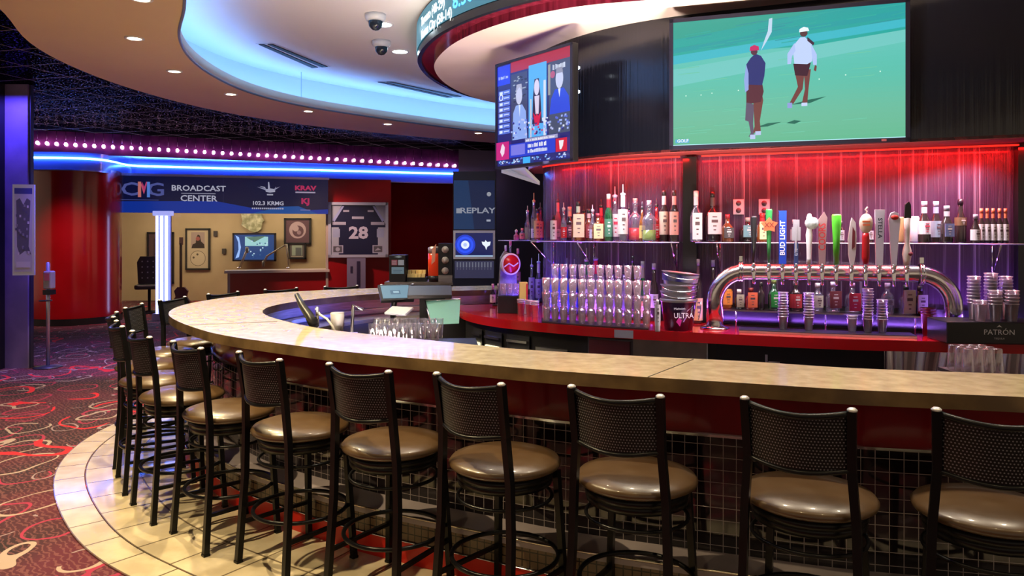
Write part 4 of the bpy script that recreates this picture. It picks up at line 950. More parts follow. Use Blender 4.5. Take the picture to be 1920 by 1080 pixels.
# bottles on the little rack inside the beer tower arch
ZK = .93+.13
TW = [(1363,541,20,'orange',WHT,ORG,(.2,.9),'can','orange bottle at the left inside the beer tower arch'),
 (1386,544,17,'dark',WHT,(.45,.42,.3),(.1,.8),'squat','dark bottle with white label second inside the arch'),
 (1408,541,22,'red',(.2,.02,.02),(.85,.18,.08),(.1,.85),'squat','bright red labelled bottle inside the left of the arch'),
 (1427,530,14,'dark',(.02,.02,.02),None,(0,0),'wine','black bottle right of the bright red one'),
 (1451,524,21,'green',(.30,.45,.12),(.02,.30,.04),(.1,.62),'squat','bright green bottle inside the arch'),
 (1492,528,22,'dark',(.2,.2,.2),(.55,.05,.06),(.1,.60),'wine','black bottle with red and white label inside the arch'),
 (1533,532,20,'clear',(.7,.7,.8),(.70,.68,.55),(.15,.6),'wine','clear bottle with pale green white label inside the arch'),
 (1562,530,26,'clear',(.7,.6,.9),(.22,.05,.05),(.15,.75),'squat','clear square bottle with dark red label in the middle of the arch'),
 (1598,532,26,'clear',(.5,.3,.5),(.60,.03,.05),(.08,.70),'squat','bottle with red and cream label right of the middle of the arch'),
 (1664,532,22,'clear',(.6,.5,.8),(.4,.35,.55),(.3,.5),'wine','clear violet lit bottle inside the right of the arch'),
 (1699,536,27,'clear',(.02,.04,.03),(.62,.62,.48),(.05,.90),'squat','square bottle with large pale cream label inside the right of the arch'),
 (1725,538,22,'dark',(.02,.02,.02),WHT,(.15,.75),'squat','dark bottle with black and white label at the right inside the arch')]
for px, ty, wp, g, cp, lb, lr, sh, wd in TW:
    q = xfix(px, .13); s = F/q.y; h = H0-(ty-HY)/s-ZK
    bottle((q.x, q.y, ZK+.006), h, wp/s, g, cp, lb, lr, sh, wd, False, None, None, 'bottles under the beer tower')
A = [xfix(px, .02) for px in range(1352,1745,28)]; B_ = [xfix(px, .22) for px in range(1352,1745,28)]
c = (A[7]+B_[7])/2; t = thing('bottle_rack', 'low steel rack carrying the bottles under the beer tower', 'rack', (c.x,c.y,ZR))
MB().slab([p-c for p in B_], [p-c for p in A], ZK-ZR-.008, ZK-ZR+.004).build('shelf_panel', mat('rack_steel', (.6,.58,.62), .25, 1), t)
for k in (1,4,7,10,13): MB().tube([(*(B_[k]-c),.0),(*(B_[k]-c),ZK-ZR-.006)], .006, 6).tube([(*(A[k]-c),.0),(*(A[k]-c),ZK-ZR-.006)], .006, 6).build('leg', CHROME, t)
# ================================================================ beer tower
def rc(px, back_=0):    # world point on the counter, measured back from the front edge
    q = bestpt(px)+Vector((0,0)); i = None
    q2 = xfix(px, 0); d = (q2-q); return q+d.normalized()*back_
TB = .30
def tpt(px, z):
    g = px
    for _ in range(5):
        q = rc(g, TB); g += (px-(CX+F*q.x/q.y))*.9
    return Vector((q.x, q.y, z))
def zt(py, Y): return H0-(py-HY)*Y/F
p0 = tpt(1340, ZR); p1 = tpt(1788, ZR)
ax = (p1-p0).normalized(); s0 = F/p0.y
zc = zt(511, p0.y*.5+p1.y*.5)
t = thing('beer_tower', 'wide polished steel arch pipe beer tower standing on the red counter', 'beer tower', tuple((p0+p1)/2)); TC = (p0+p1)/2
Rr = .235
pts = [p0, p0+Vector((0,0,zc-ZR-Rr))]
for k in range(1, 9):
    a = PI/2*k/8; pts.append(p0+ax*(Rr*(1-math.cos(a)))+Vector((0,0,zc-ZR-Rr+Rr*math.sin(a))))
n_ = 12
e0 = p0+ax*Rr+Vector((0,0,zc-ZR)); e1 = p1-ax*Rr+Vector((0,0,zc-ZR))
for k in range(1, n_): pts.append(e0.lerp(e1, k/n_))
for k in range(0, 9):
    a = PI/2*k/8; pts.append(p1-ax*Rr*(1-math.sin(a))+Vector((0,0,zc-ZR-Rr+Rr*math.cos(a))))
pts.append(p1)
PR = .064
pm = noise_mat('polished_pipe', (.78,.74,.75), (.9,.86,.87), 5, .17, 1, stretch=(1,1,8))
MB().tube([q-TC for q in pts], PR, 28).build('arch_pipe', pm, t)
for q, nm in ((p0,0),(p1,1)): MB().lathe([(0,0),(PR+.045,0),(PR+.045,.010),(PR+.012,.022),(PR,.03)], q-TC, 28, cap=False).build('base_flange', CHROME, t)
Rx = Matrix.Rotation(math.atan2(ax.y, ax.x), 4, 'Z') @ Matrix.Rotation(PI/2, 4, 'Y')
for px in (1389,1727):
    q = tpt(px, zc)-TC; M = Matrix.Translation(q) @ Rx
    MB().lathe([(PR+.004,-.016),(PR+.016,-.014),(PR+.016,-.004),(PR+.006,0),(PR+.016,.004),(PR+.016,.014),(PR+.004,.016)], M=M, seg=28, cap=False).box((0,0,PR+.03), (.03,.02,.05), M=Matrix.Translation(q)).build('clamp_ring', CHROME, t)
nd = Vector((ax.y, -ax.x, 0)); nd = nd if nd.y < 0 else -nd
# faucets belong to the tower; each handle is screwed on and is its own part
taps = [(1412,'black'),(1440,'star'),(1465,'bud'),(1490,'pewter'),(1514,'globe'),(1538,'coors'),(1564,'green'),(1592,'shield'),(1618,'oval'),(1643,'stella'),(1670,'paddle'),(1694,'curve')]
def handle_mesh(kind, s):
    """returns list of (part name, mesh builder, material, label); local z up from the collar, y towards the viewer negative"""
    L_ = []
    def tp(r0, r1, z0, z1, m, flatk=.6, n='handle_body', lab=None, prof=None):
        mb = MB(); pr = prof or [(0,z0),(r0,z0),(r0*.6+r1*.4,z0+(z1-z0)*.4),(r1,z1-.012),(r1*.8,z1),(0,z1)]
        mb.lathe(pr, seg=16, M=Matrix.Diagonal((1,flatk,1,1))); L_.append((n, mb, m, lab))
    if kind == 'black': tp(.012,.026,0,.33,BLK,.7,lab='black tapered tap handle'); 
    elif kind == 'star':
        tp(.010,.026,0,.41,mat('tap_green', (.03,.25,.06), .3),.7,lab='green tap handle')
        mb = MB(); st_ = [(.068*math.cos(PI/2+PI*k/5)*(1 if k%2==0 else .62), .060*math.sin(PI/2+PI*k/5)*(1 if k%2==0 else .62)) for k in range(10)]
        mb.prism(st_, -.006, .006, M=Matrix.Translation((0,-.022,.29)) @ Matrix.Rotation(PI/2,4,'X')); L_.append(('badge', mb, mat('tap_star_red', (.80,.13,.05), .35), 'red orange star badge'))
    elif kind == 'bud': mb = MB(); mb.box((0,0,.205), (.055,.028,.41)); L_.append(('handle_body', mb, mat('tap_blue', (.02,.07,.55), .25), 'blue slab tap handle'))
    elif kind == 'pewter':
        mb = MB(); mb.box((0,0,.08), (.030,.022,.16)); L_.append(('handle_body', mb, mat('tap_navy', (.04,.07,.22), .3), 'navy and grey tap handle'))
        mb = MB(); mb.box((0,0,.225), (.062,.026,.10)).box((0,0,.30), (.045,.022,.06)).box((-.004,-.016,.20), (.012,.01,.20)); L_.append(('badge', mb, mat('tap_pewter', (.42,.42,.48), .35, .3), 'grey pewter badge'))
    elif kind == 'globe':
        tp(.018,.018,0,.30,WHITE,.8,prof=[(0,0),(.022,0),(.018,.05),(.020,.15),(.026,.24),(.018,.29),(.022,.38),(.012,.41),(0,.415)],lab='white pillar tap handle')
        mb = MB(); mb.lathe([(0,-.052),(.03,-.044),(.048,-.02),(.052,0),(.048,.02),(.03,.044),(0,.052)], (.018,0,.335), 18); L_.append(('badge', mb, noise_mat('tap_globe', (.30,.36,.36), (.6,.62,.62), 24, .35), 'mottled grey green ball'))
    elif kind == 'coors':
        mb = MB(); mb.prism([(-.022,0),(.022,0),(.030,.33),(.034,.40),(.012,.45),(-.030,.38)], -.012, .012, M=Matrix.Rotation(PI/2,4,'X')); L_.append(('handle_body', mb, mat('tap_greyred', (.38,.24,.25), .4), 'grey tap handle with a pointed top'))
    elif kind == 'green': tp(.017,.033,0,.375,mat('tap_lime', (.10,.62,.04), .3),.8,prof=[(0,0),(.021,0),(.026,.2),(.033,.30),(.034,.365),(.03,.375),(0,.375)],lab='plain bright green tap handle')
    elif kind == 'shield':
        mb = MB(); mb.prism([(-.010,0),(.016,.0),(.028,.08),(.034,.22),(.026,.33),(0,.37),(-.010,.33),(-.026,.2),(-.022,.08)], -.012, .012, M=Matrix.Rotation(PI/2,4,'X')); L_.append(('handle_body', mb, mat('tap_offwhite', (.62,.56,.55), .35), 'curved off white tap handle'))
        mb = MB(); mb.prism([(0,.12),(.02,.14),(.022,.26),(.004,.30)], -.015, .015, M=Matrix.Rotation(PI/2,4,'X')); L_.append(('badge', mb, mat('tap_maroon', (.16,.02,.03), .4), 'maroon stripe'))
    elif kind == 'oval':
        tp(.020,.024,0,.23,mat('tap_red', (.45,.01,.015), .3),.7,prof=[(0,0),(.018,0),(.028,.05),(.026,.2),(.022,.23),(0,.23)],lab='red tap handle')
        mb = MB(); mb.lathe([(0,-.010),(.045,-.008),(.048,0),(.045,.008),(0,.010)], seg=24, M=Matrix.Translation((0,-.004,.30)) @ Matrix.Diagonal((1,1,1.5,1)) @ Matrix.Rotation(PI/2,4,'X')); L_.append(('badge', mb, mat('tap_cream', (.78,.60,.46), .35), 'cream oval badge'))
        mb = MB(); mb.tube([(0,0,.365),(.006,0,.39),(-.006,0,.40),(.010,0,.42)], .005, 6); L_.append(('finial', mb, mat('tap_cream', (.78,.60,.46), .35), None))
        mb = MB(); mb.box((0,-.016,.315),(.055,.004,.012)).box((0,-.016,.29),(.05,.004,.012)); L_.append(('badge_print', mb, mat('tap_orangeprint', (.7,.15,.05), .4), None))
    elif kind == 'stella': mb = MB(); mb.prism([(-.024,0),(.024,0),(.034,.36),(-.034,.36)], -.012, .012, M=Matrix.Rotation(PI/2,4,'X')); L_.append(('handle_body', mb, mat('tap_white', (.72,.68,.78), .35), 'white slab tap handle'))
    elif kind == 'paddle':
        mb = MB(); mb.prism([(-.018,0),(.018,0),(.030,.20),(.040,.33),(.026,.375),(0,.385),(-.026,.375),(-.040,.33),(-.030,.20)], -.011, .011, M=Matrix.Rotation(PI/2,4,'X')); L_.append(('handle_body', mb, mat('tap_white', (.72,.68,.78), .35), 'white paddle tap handle'))
        mb = MB(); mb.lathe([(0,-.004),(.026,-.004),(.026,.004),(0,.004)], seg=18, M=Matrix.Translation((0,-.013,.345)) @ Matrix.Diagonal((1,1,.7,1)) @ Matrix.Rotation(PI/2,4,'X')); L_.append(('badge', mb, mat('tap_red2', (.50,.03,.02), .35), 'red oval emblem'))
    elif kind == 'curve':
        tp(.02,.02,0,.32,mat('tap_ivory', (.72,.64,.56), .35),.8,prof=[(0,0),(.022,0),(.026,.03),(.034,.07),(.030,.10),(.018,.14),(.020,.22),(.024,.31),(0,.32)],lab='ivory turned tap handle')
        mb = MB(); mb.prism([(-.022,.31),(.024,.31),(.020,.40),(.006,.42),(-.018,.40)], -.014, .014, M=Matrix.Rotation(PI/2,4,'X')); L_.append(('badge', mb, BLK, 'black top piece'))
        mb = MB(); mb.lathe([(0,-.018),(.018,-.008),(.02,0),(.018,.008),(0,.018)], (.018,-.014,.075), 12); L_.append(('ornament', mb, mat('tap_maroon', (.16,.02,.03), .4), None))
    return L_
texts = {'star':('XX',.29,.036,0,(.15,.02,.01)), 'bud':('BUD LIGHT',.20,.038,PI/2,(.9,.9,1)), 'coors':('COORS',.235,.050,PI/2,(.60,.02,.03)), 'stella':('STELLA',.24,.030,-PI/2,(.05,.05,.08)), 'pewter':('LITE',.09,.020,PI/2,(.7,.75,.9))}
for px, kind in taps:
    q = tpt(px, zc); yq = q.y
    hd = q+nd*(PR+.035)+Vector((0,0,.045)); fq = hd-TC
    mb = MB(); 
    mb.lathe([(0,-PR-.02),(.016,-PR-.02),(.016,0),(.011,.03),(0,.03)], q+nd*.012-TC, 10, M=None)
    st0 = q+nd*(PR-.01)-TC; 
    fa = MB().tube([st0, st0+nd*.045], .016, 12).tube([st0+nd*.045+Vector((0,0,.05)), st0+nd*.045, st0+nd*.050-Vector((0,0,.04)), st0+nd*.058-Vector((0,0,.085))], [.012,.017,.013,.010], 12)
    fa.lathe([(0,0),(.020,0),(.020,.008),(.012,.02),(.010,.03),(0,.03)], st0+nd*.045+Vector((0,0,.042)), 12)
    f = fa.build('faucet', CHROME, t)
    base = st0+nd*.045+Vector((0,0,.068)); rzh = math.atan2(nd.y, nd.x)+PI/2
    Mh = Matrix.Translation(base) @ Matrix.Rotation(rzh, 4, 'Z') @ Matrix.Rotation(.05, 4, 'X')
    # measured top -> scale of the handle
    tops = dict(black=405,star=392,bud=395,pewter=412,globe=400,coors=397,green=402,shield=408,oval=388,stella=393,paddle=397,curve=378)
    s = F/(base.y+TC.y); hh = (HY-tops[kind])/s+H0-(base.z+TC.z); nat = dict(black=.33,star=.41,bud=.41,pewter=.33,globe=.415,coors=.45,green=.375,shield=.37,oval=.42,stella=.36,paddle=.385,curve=.42)[kind]
    k = hh/nat; Mh = Mh @ Matrix.Diagonal((.95,.95,k,1)); body = None
    MB().lathe([(0,-.02),(.012,-.02),(.014,0),(.010,.004),(0,.004)], base, 10).build('ferrule', CHROME, f)
    for nm, mb, m, lab in handle_mesh(kind, s):
        mb.v = [tuple(Mh @ Vector(v)) for v in mb.v]
        o = mb.build(nm if nm != 'handle_body' else 'tap_handle', m, f, lab)
    if kind in texts:
        tx, z0, sz, rot, col = texts[kind]; vs, fs = text_mesh(tx, sz*1.38, 'CENTER', 0, 1, .001); cr, sr = math.cos(rot), math.sin(rot)
        yo = -.032 if kind == 'star' else -.016
        MB().add([tuple(Mh @ Vector((x*cr-y*sr, yo, z0+(x*sr+y*cr)))) for x, y in vs], fs).build('lettering', flat(col), f)
# drip tray
A = [tpt(px, ZR)+nd*.17 for px in (1385,1500,1600,1708)]; B_ = [p-nd*.20 for p in A]
c = (A[0]+B_[-1])/2; t = thing('drip_tray', 'long shallow steel drip tray under the beer taps', 'tray', (c.x,c.y,ZR+.001)); c2 = Vector((c.x,c.y))
fA = [Vector((p.x,p.y))-c2 for p in A]; fB = [Vector((p.x,p.y))-c2 for p in B_]
MB().slab(fA, fB, 0, .014).build('tray_pan', STEEL, t); MB().slab([a.lerp(b_,.05) for a, b_ in zip(fA,fB)], [a.lerp(b_,.95) for a, b_ in zip(fA,fB)], .014, .018).build('grate', mat('tray_dark', (.04,.035,.04), .35, .6), t)
# ================================================================ glassware
tum = glass('tumbler_glass', (.97,.93,.95), .13, (.95,.86,.86), .13)
def tumbler(r=.034, h=.115, name='glass_tumbler', label='', loc=(0,0,0), group=None, m=tum, cat='glass'):
    o = MB().lathe([(0,0),(r*.62,0),(r*.70,.006),(r*.80,.03),(r,h-.006),(r*1.02,h-.003),(r,h),(r*.92,h),(r*.76,.03),(r*.70,.018),(0,.016)], seg=14, cap=False).build(name, m); o.location = loc
    return tag(o, label, cat, group)
proto = None
gcols = []
px = 1024
cnt = 0
GXL = 'clear glass tumbler in the tall stacked rows on the red counter left of the buckets'
while px < 1219:
    g0 = px
    q = bestpt(px); d = (xfix(px, 0)-q).normalized()
    for row in range(3):
        b0 = q+d*(.07+row*.078)
        lv = 3 if px < 1200 else 2
        if row == 2: lv = 4 if 1040 < px < 1200 else 3
        for l in range(lv):
            z = ZR+.012+l*.1175; lo = (b0.x+random.uniform(-.003,.003), b0.y+random.uniform(-.003,.003), z)
            if proto is None: proto = tumbler(label=GXL, loc=lo, group='stacked tumblers on the red counter')
            else:
                o = proto.copy(); C.objects.link(o); o.location = lo
            cnt += 1
    px += .0725*F/q.y
A = [bestpt(p_) for p_ in range(1016,1225,20)]; dd = [(xfix(p_, 0)-bestpt(p_)).normalized() for p_ in range(1016,1225,20)]
o = MB().slab([a+d*.02 for a, d in zip(A,dd)], [a+d*.29 for a, d in zip(A,dd)], ZR+.001, ZR+.010).build('bar_mat', mat('dark_rubber', (.02,.015,.015), .6)); tag(o, 'thin dark rubber mat under the stacked glasses', 'mat')
# glasses behind the near counter (rack) in the bar well
tallg = None
for i, px in enumerate((700,716,733,750,766,783,800,815)):
    for row in range(2):
        p = W(px+row*8, 612-row*10, 1.03); lo = (p.x, p.y, .90)
        if tallg is None: tallg = tumbler(.036,.15,'pint_glass','upturned clear pint glass in the rack inside the near counter', lo, 'pint glasses inside the bar', glass('pint_clear', (.96,.95,.98), .08))
        else: o = tallg.copy(); C.objects.link(o); o.location = lo
p = W(757,615,1.03); t = thing('glass_rack', 'dark plastic rack holding the pint glasses inside the bar', 'rack', (p.x-.06, p.y, .78)); MB().box((0,.02,.06), (.52,.26,.115)).build('tray', mat('dark_rubber', (.02,.015,.015), .6), t)
MB().box((0,.02,-.37), (.50,.26,.74)).build('stand', STEEL, t)
# cups stacked right of the tower
cup = glass('plastic_cup', (.92,.90,.95), .30, (.85,.8,.88), .28)
def cupstack(loc, n, label, r=.040, h=.12, step=.022, name='cup_stack', m=cup, group=None):
    o = None; t = thing(name, label, 'cups', loc, random.uniform(0,3), group)
    for i in range(n):
        o_ = MB().lathe([(0,0),(r*.70,0),(r,h),(r+.003,h),(r+.003,h-.006),(r*.9,h-.008),(r*.68,.004)], (random.uniform(-.002,.002),0,i*step), 14, cap=False).build('cup', m, t)
    return t
ZM = ZR+.15
for i, (px, ty, w) in enumerate(((1826,510,'left rear'),(1838,552,'left front'),(1858,506,'middle rear'),(1866,535,'middle front'),(1886,512,'right rear'),(1898,534,'right front'))):
    Y = 5.0+(.12 if 'rear' in w else 0); s = F/Y; top = H0-(ty-HY)/s; n = max(2, int((top-ZM-.12)/.022))
    cupstack(((px-CX)/F*Y, Y, ZM+.001), n, 'tall stack of clear plastic cups on the black box, %s stack' % w, group='plastic cup stacks on the black box')
# black caddy with lettering
Yc = 4.98
xa, xb = (1783-CX)/F*Yc, (1960-CX)/F*Yc
t = thing('bar_caddy', 'wide black box tray with white lettering at the right end of the red counter', 'bar caddy', ((xa+xb)/2, Yc+.14, ZR+.001), -.10)
bevel(MB().box((0,0,.074), (xb-xa,.30,.148)).build('box', mat('caddy_black', (.012,.012,.013), .3), t), .008)
P = Pic(.3,.12); P.text('PATRÓN',.5,.52,.30,(.75,.78,.76),bold=.002); P.poly([(.44,.80),(.5,.94),(.56,.80),(.5,.84)],(.7,.72,.7)); P.text('TEQUILA',.5,.18,.10,(.6,.62,.6))
P.build('lettering', t, 0, .4, Matrix.Translation((.015,-.152,.078)), 'white lettering and small emblem')
# single cups and cup stacks inside the arch
for px, by, ty, w in ((1468,606,545,'left, in front of the green bottle'),(1516,606,545,'second, left of the middle'),(1597,620,588,'lowest one, in the middle'),(1626,604,536,'tallest of the four'),(1653,604,560,'rightmost')):
    q = tpt(px, ZR); q = q+nd*.02; s = F/q.y; z0 = zt(by, q.y); z0 = ZR+.02; n = max(1, int((zt(ty, q.y)-z0-.10)/.02)); 
    cupstack((q.x,q.y,z0), n+1, 'stack of pale plastic cups under the beer taps, '+w, .036, .10, .02, group='cup stacks under the beer taps')
q = tpt(1741, ZR)-nd*.01; cupstack((q.x,q.y,ZR+.002), 3, 'dark red cup stack inside the right leg of the beer tower', .05, .16, .02, m=mat('maroon_cup', (.20,.02,.02), .3))
# glasses in the lower basket at the right
p = Vector(((1828-CX)/F*4.3, 4.3, 0)); t = thing('glass_basket', 'basket of upturned glasses inside the near counter at the right', 'glass basket', (p.x,p.y,.72)); k = 0
for i in range(4):
    for j in range(3):
        MB().lathe([(.034,0),(.026,.135),(.024,.14),(0,.14)], ((i-1.5)*.055, (j-1)*.07, .16), 12, cap=False).build('glass', tum, t)
MB().box((0,0,.15), (.28,.26,.02)).box((0,0,-.30), (.24,.22,.84)).build('basket', mat('dark_rubber', (.02,.015,.015), .6), t)
# buckets
pw = mat('galvanized_metal', (.48,.47,.5), .3, .9); bd = mat('printed_bucket', (.05,.02,.10), .25, .3)
q = cpt(1272,613); q = Vector(((1272-CX)/F*5.75, 5.75)); s = F/q.y
t = thing('printed_bucket', 'dark purple printed beer bucket, lowest of the bucket pile', 'bucket', (q.x,q.y,ZR+.001), .1)
MB().lathe([(0,0),(.105,0),(.135,.225),(.142,.232),(.135,.238),(.128,.225),(.10,.01)], seg=32, cap=False).build('bucket_body', bd, t)
MB().lathe([(.137,.215),(.146,.228),(.137,.24)], seg=32, cap=False).build('rim', pw, t)
P = Pic(.2,.2); P.text('ULTRA',.5,.52,.20,(.85,.82,.95),bold=.002,sx=.9); P.poly([(.2,.30),(.3,.45),(.42,.36),(.34,.12)],(.55,.02,.25)); P.poly([(.62,.66),(.9,.9),(.66,.72)],(.6,.6,.9)); P.poly([(.46,.3),(.5,.28),(.6,.46),(.57,.46)],(.4,.2,.6)); P.text('Michelob',.36,.78,.09,(.8,.8,.95))
P.build('bucket_print', t, 0, .4, Matrix.Translation((-.005,-.139,.115)) @ Matrix.Rotation(-.13,4,'X'), 'white lettering over a pink and violet print')
MB().tube([(.135*math.cos(a), -.135*math.sin(a)*.3-.12, .225-.22*math.sin(a)) for a in [PI*.0+PI*k/14 for k in range(4)]], .004, 6).build('handle', pw, t)
zb = ZR+.238
for i, (h, r0, r1, w, ang) in enumerate(((.06,.128,.138,'lowest metal one resting on the printed bucket',0),(.055,.128,.137,'second metal one',.0),(.10,.120,.142,'topmost and tilted, with a blue print',.10))):
    t = thing('metal_bucket', 'galvanized metal bucket in the nested pile, '+w, 'bucket', (q.x+.004*i,q.y,zb), .3*i, 'nested metal buckets'); t.rotation_euler = (0,ang,0)
    MB().lathe([(r0,0),(r1-.006,h-.012),(r1,h-.006),(r1+.004,h),(r1-.004,h),(r0-.006,.004)], seg=32, cap=False).build('bucket_body', pw, t)
    MB().tube([((r1)*math.cos(a), -(r1)*math.sin(a)-.004, h-.012-.035*math.sin(a)) for a in [PI*k/12 for k in range(13)]], .0035, 6).build('handle', CHROME, t)
    if i == 2: MB().lathe([(r0+.012,.03),(r1-.002,.085)], seg=32, cap=False).build('label', noise_mat('bucket_blue', (.05,.04,.30), (.5,.48,.5), 7, .35), t, 'blue and white printed band')
    zb += h*.82+.004
# white marker-like bottle and small items
q = cpt(1233,610); q = Vector(((1233-CX)/F*5.62, 5.62)); s = F/q.y
bottle((q.x,q.y,ZR+.001), 60/s, 10/s, (.75,.62,.62), (.7,.7,.7), (.75,.70,.70), (.2,.9), 'std', 'slim white bottle with red base in front of the buckets', name='sauce_bottle')
# black six pack bottles and tray at the left end
q0 = None
p = D(946,571,6.62); t_ = W(947,574,ZR)
o = bevel(MB().box((0,0,.008), (.26,.15,.014)).build('serving_tray', mat('tray_black', (.02,.02,.022), .3)), .003); o.location = (t_.x, t_.y+.08, ZR+.001); tag(o, 'small black tray under the dark beer bottles at the left end of the red counter', 'tray')
for i, px in enumerate((924,935,946,957,968)):
    Y = t_.y+.08+(.02 if i % 2 else -.02); s = F/Y
    bottle(((px-CX)/F*Y, Y, ZR+.017), .205, .055, 'dark', (.7,.4,.35), WHT if i != 1 else (.10,.08,.07), (.08,.5), 'beer', 'small dark beer bottle with pale cap on the black tray, %s from the left' % ORD[i], False, (.35,.2,.2), None, 'dark beer bottles on the tray')
# yellow caddy box and plastic cups at the left
Y = 6.86
t = thing('napkin_box', 'yellow and white box with red stripe right of the dark beer bottles', 'box', ((981-CX)/F*Y, Y, ZR+.12), .1); bevel(MB().box((0,0,.085), (.075,.06,.17)).build('box', mat('yellow_card', (.75,.62,.12), .4), t), .003); MB().box((.031,-.031,.08), (.014,.004,.15)).build('stripe', flat(RDD), t)
MB().box((0,0,-.06), (.10,.08,.118)).build('stand', mat('clear_stand', (.3,.26,.28), .2), t)
for i, (px, by) in enumerate(((977,590),(992,592),(1003,594))):
    p = W(px, by, ZR); cupstack((p.x, p.y, ZR+.001), 3, 'short stack of clear cups before the yellow box, %s from the left' % ORD[i], .034, .11, .015, group='short cup stacks left of the tumblers')
for i, (px) in enumerate((944,956,968)):
    Y = 6.95; tumbler(.036,.11,'rocks_glass','clear upturned glass above the dark beer bottles, %s from the left' % ORD[i], ((px-CX)/F*Y, Y, ZR+.16), 'glasses behind the dark beer bottles')
t = thing('glass_stand', 'low dark stand carrying three glasses behind the dark beer bottles', 'stand', ((956-CX)/F*6.95, 6.95, ZR)); MB().box((0,0,.08), (.22,.12,.155)).build('stand_body', BLK, t)
# round red sign at the island end
Y = 7.05; q = D(955,495,Y); t = thing('round_sign', 'round red sign with white wave on a grey stand, left end of the back bar', 'sign', (q.x,q.y,ZR), .55)
z = q.z-ZR; M = Matrix.Translation((0,-.02,z)) @ Matrix.Rotation(PI/2,4,'X')
MB().lathe([(0,-.012),(.10,-.012),(.10,.012),(0,.012)], M=M, seg=28).build('disc', mat('sign_red', (.55,.01,.015), .25), t)
MB().lathe([(.088,-.016),(.102,-.016),(.102,.016),(.088,.016)], M=M, seg=28, cap=False).build('rim', WHITE, t)
P = Pic(.17,.17); P.poly([(.05,.40),(.35,.58),(.65,.42),(.95,.60),(.95,.52),(.65,.34),(.35,.50),(.05,.32)],(.8,.78,.78)); P.build('wave_emblem', t, 0, .4, Matrix.Translation((0,-.036,z)))
MB().prism([(-.11,0),(.11,0),(.08,z+.08),(-.04,z+.12),(-.08,z+.06)], -.01, .012, M=Matrix.Translation((0,.03,0)) @ Matrix.Rotation(PI/2,4,'X')).build('stand', noise_mat('sign_stand', (.16,.15,.16), (.3,.28,.3), 12, .4), t)
# ================================================================ left side
redcol = noise_mat('red_column_paint', (.34,.004,.008), (.40,.006,.012), 2, .20, coat=.45)
cc = (-8.24, 14.08); t = thing('red_column', 'large round glossy red column at the left behind the carpet', 'column', (cc[0],cc[1],0))
MB().lathe([(.80,0),(.80,.12)], seg=64, cap=False).build('base_band', BLK, t); MB().lathe([(.785,.12),(.785,2.83)], seg=64, cap=False).build('shaft', redcol, t)
# dark pillar at the far left, blue lit side
blackp = mat('black_pillar', (.006,.006,.008), .35)
mb = MB(); xe = (19-CX)/F*9.3; mb.box((xe-2.0,9.2,1.75), (4.0,.2,3.5)); struct('wall_left', mb, blackp)
x0 = (18-CX)/F*9.1; x1 = (60-CX)/F*9.1
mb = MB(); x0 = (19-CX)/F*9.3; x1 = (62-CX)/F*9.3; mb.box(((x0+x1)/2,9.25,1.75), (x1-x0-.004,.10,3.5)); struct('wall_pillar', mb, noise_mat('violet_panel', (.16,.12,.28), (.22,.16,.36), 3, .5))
mb = MB(); mb.box((x1+.0,9.26,1.75), (.03,.06,3.5)); struct('trim_12', mb, mat('dark_trim', (.02,.02,.05), .4))
area('pillar_blue', (x0+.15,8.85,3.3), (x0+.16,9.12,1.9), .2, (.12,.08,1), 26, .06)  # added lamp standing in for the neon's blue on the pillar
# framed jersey hung on it
p = D(45,431,9.0); w = 36/F*9.0; h = 170/F*9.0
t = thing('framed_jersey', 'tall narrow white framed memorabilia on the violet lit pillar at the far left', 'picture frame', (p.x,p.y,p.z), .25)
MB().box((0,.0,0), (w,.04,h)).build('frame', mat('silver_frame', (.62,.66,.8), .3, .5), t)
P = Pic(w*.82,h*.92); P.rect(0,0,1,1,(.55,.58,.68)); P.rect(0,.93,1,1,(.05,.06,.35)); P.poly([(.1,.85),(.3,.88),(.5,.8),(.7,.88),(.9,.85),(.8,.3),(.95,.2),(.6,.25),(.3,.2),(.15,.3)],(.12,.12,.18))
for i in range(30): u, v = random.random()*.8+.05, random.random()*.6+.2; P.rect(u,v,u+.1,v+.03,random.choice([(.7,.7,.8),(.1,.1,.2),(.3,.3,.4)]))
P.rect(.1,.05,.9,.12,(.7,.72,.8)); P.build('picture', t, 0, .4, Matrix.Translation((0,-.022,0)))
# partly cut frame at the very left edge
# hand sanitiser stand
p = W(90,689,0); t = thing('sanitizer_stand', 'slim grey pole hand sanitizer dispenser stand on the carpet', 'dispenser stand', (p.x,p.y,0))
s = F/p.y
MB().lathe([(0,0),(.16,0),(.16,.012),(.02,.03)], seg=24).build('base_plate', mat('dark_base', (.03,.03,.06), .4), t)
MB().lathe([(.022,.02),(.022,1.30),(0,1.31)], seg=14).build('pole', mat('pale_pole', (.5,.5,.62), .25, .7), t)
bevel(MB().box((.06,-.07,1.09), (.10,.10,.22)).build('dispenser', mat('dispenser_grey', (.35,.33,.38), .35), t), .015); MB().box((.06,-.123,1.13), (.06,.006,.09)).build('dispenser_window', mat('disp_pink', (.55,.10,.18), .3), t)
MB().box((.06,-.07,.94), (.09,.12,.06)).build('nozzle', BLK, t); MB().lathe([(0,0),(.07,0),(.075,.012),(0,.01)], (.02,-.08,.83), 18).build('drip_tray', BLK, t)
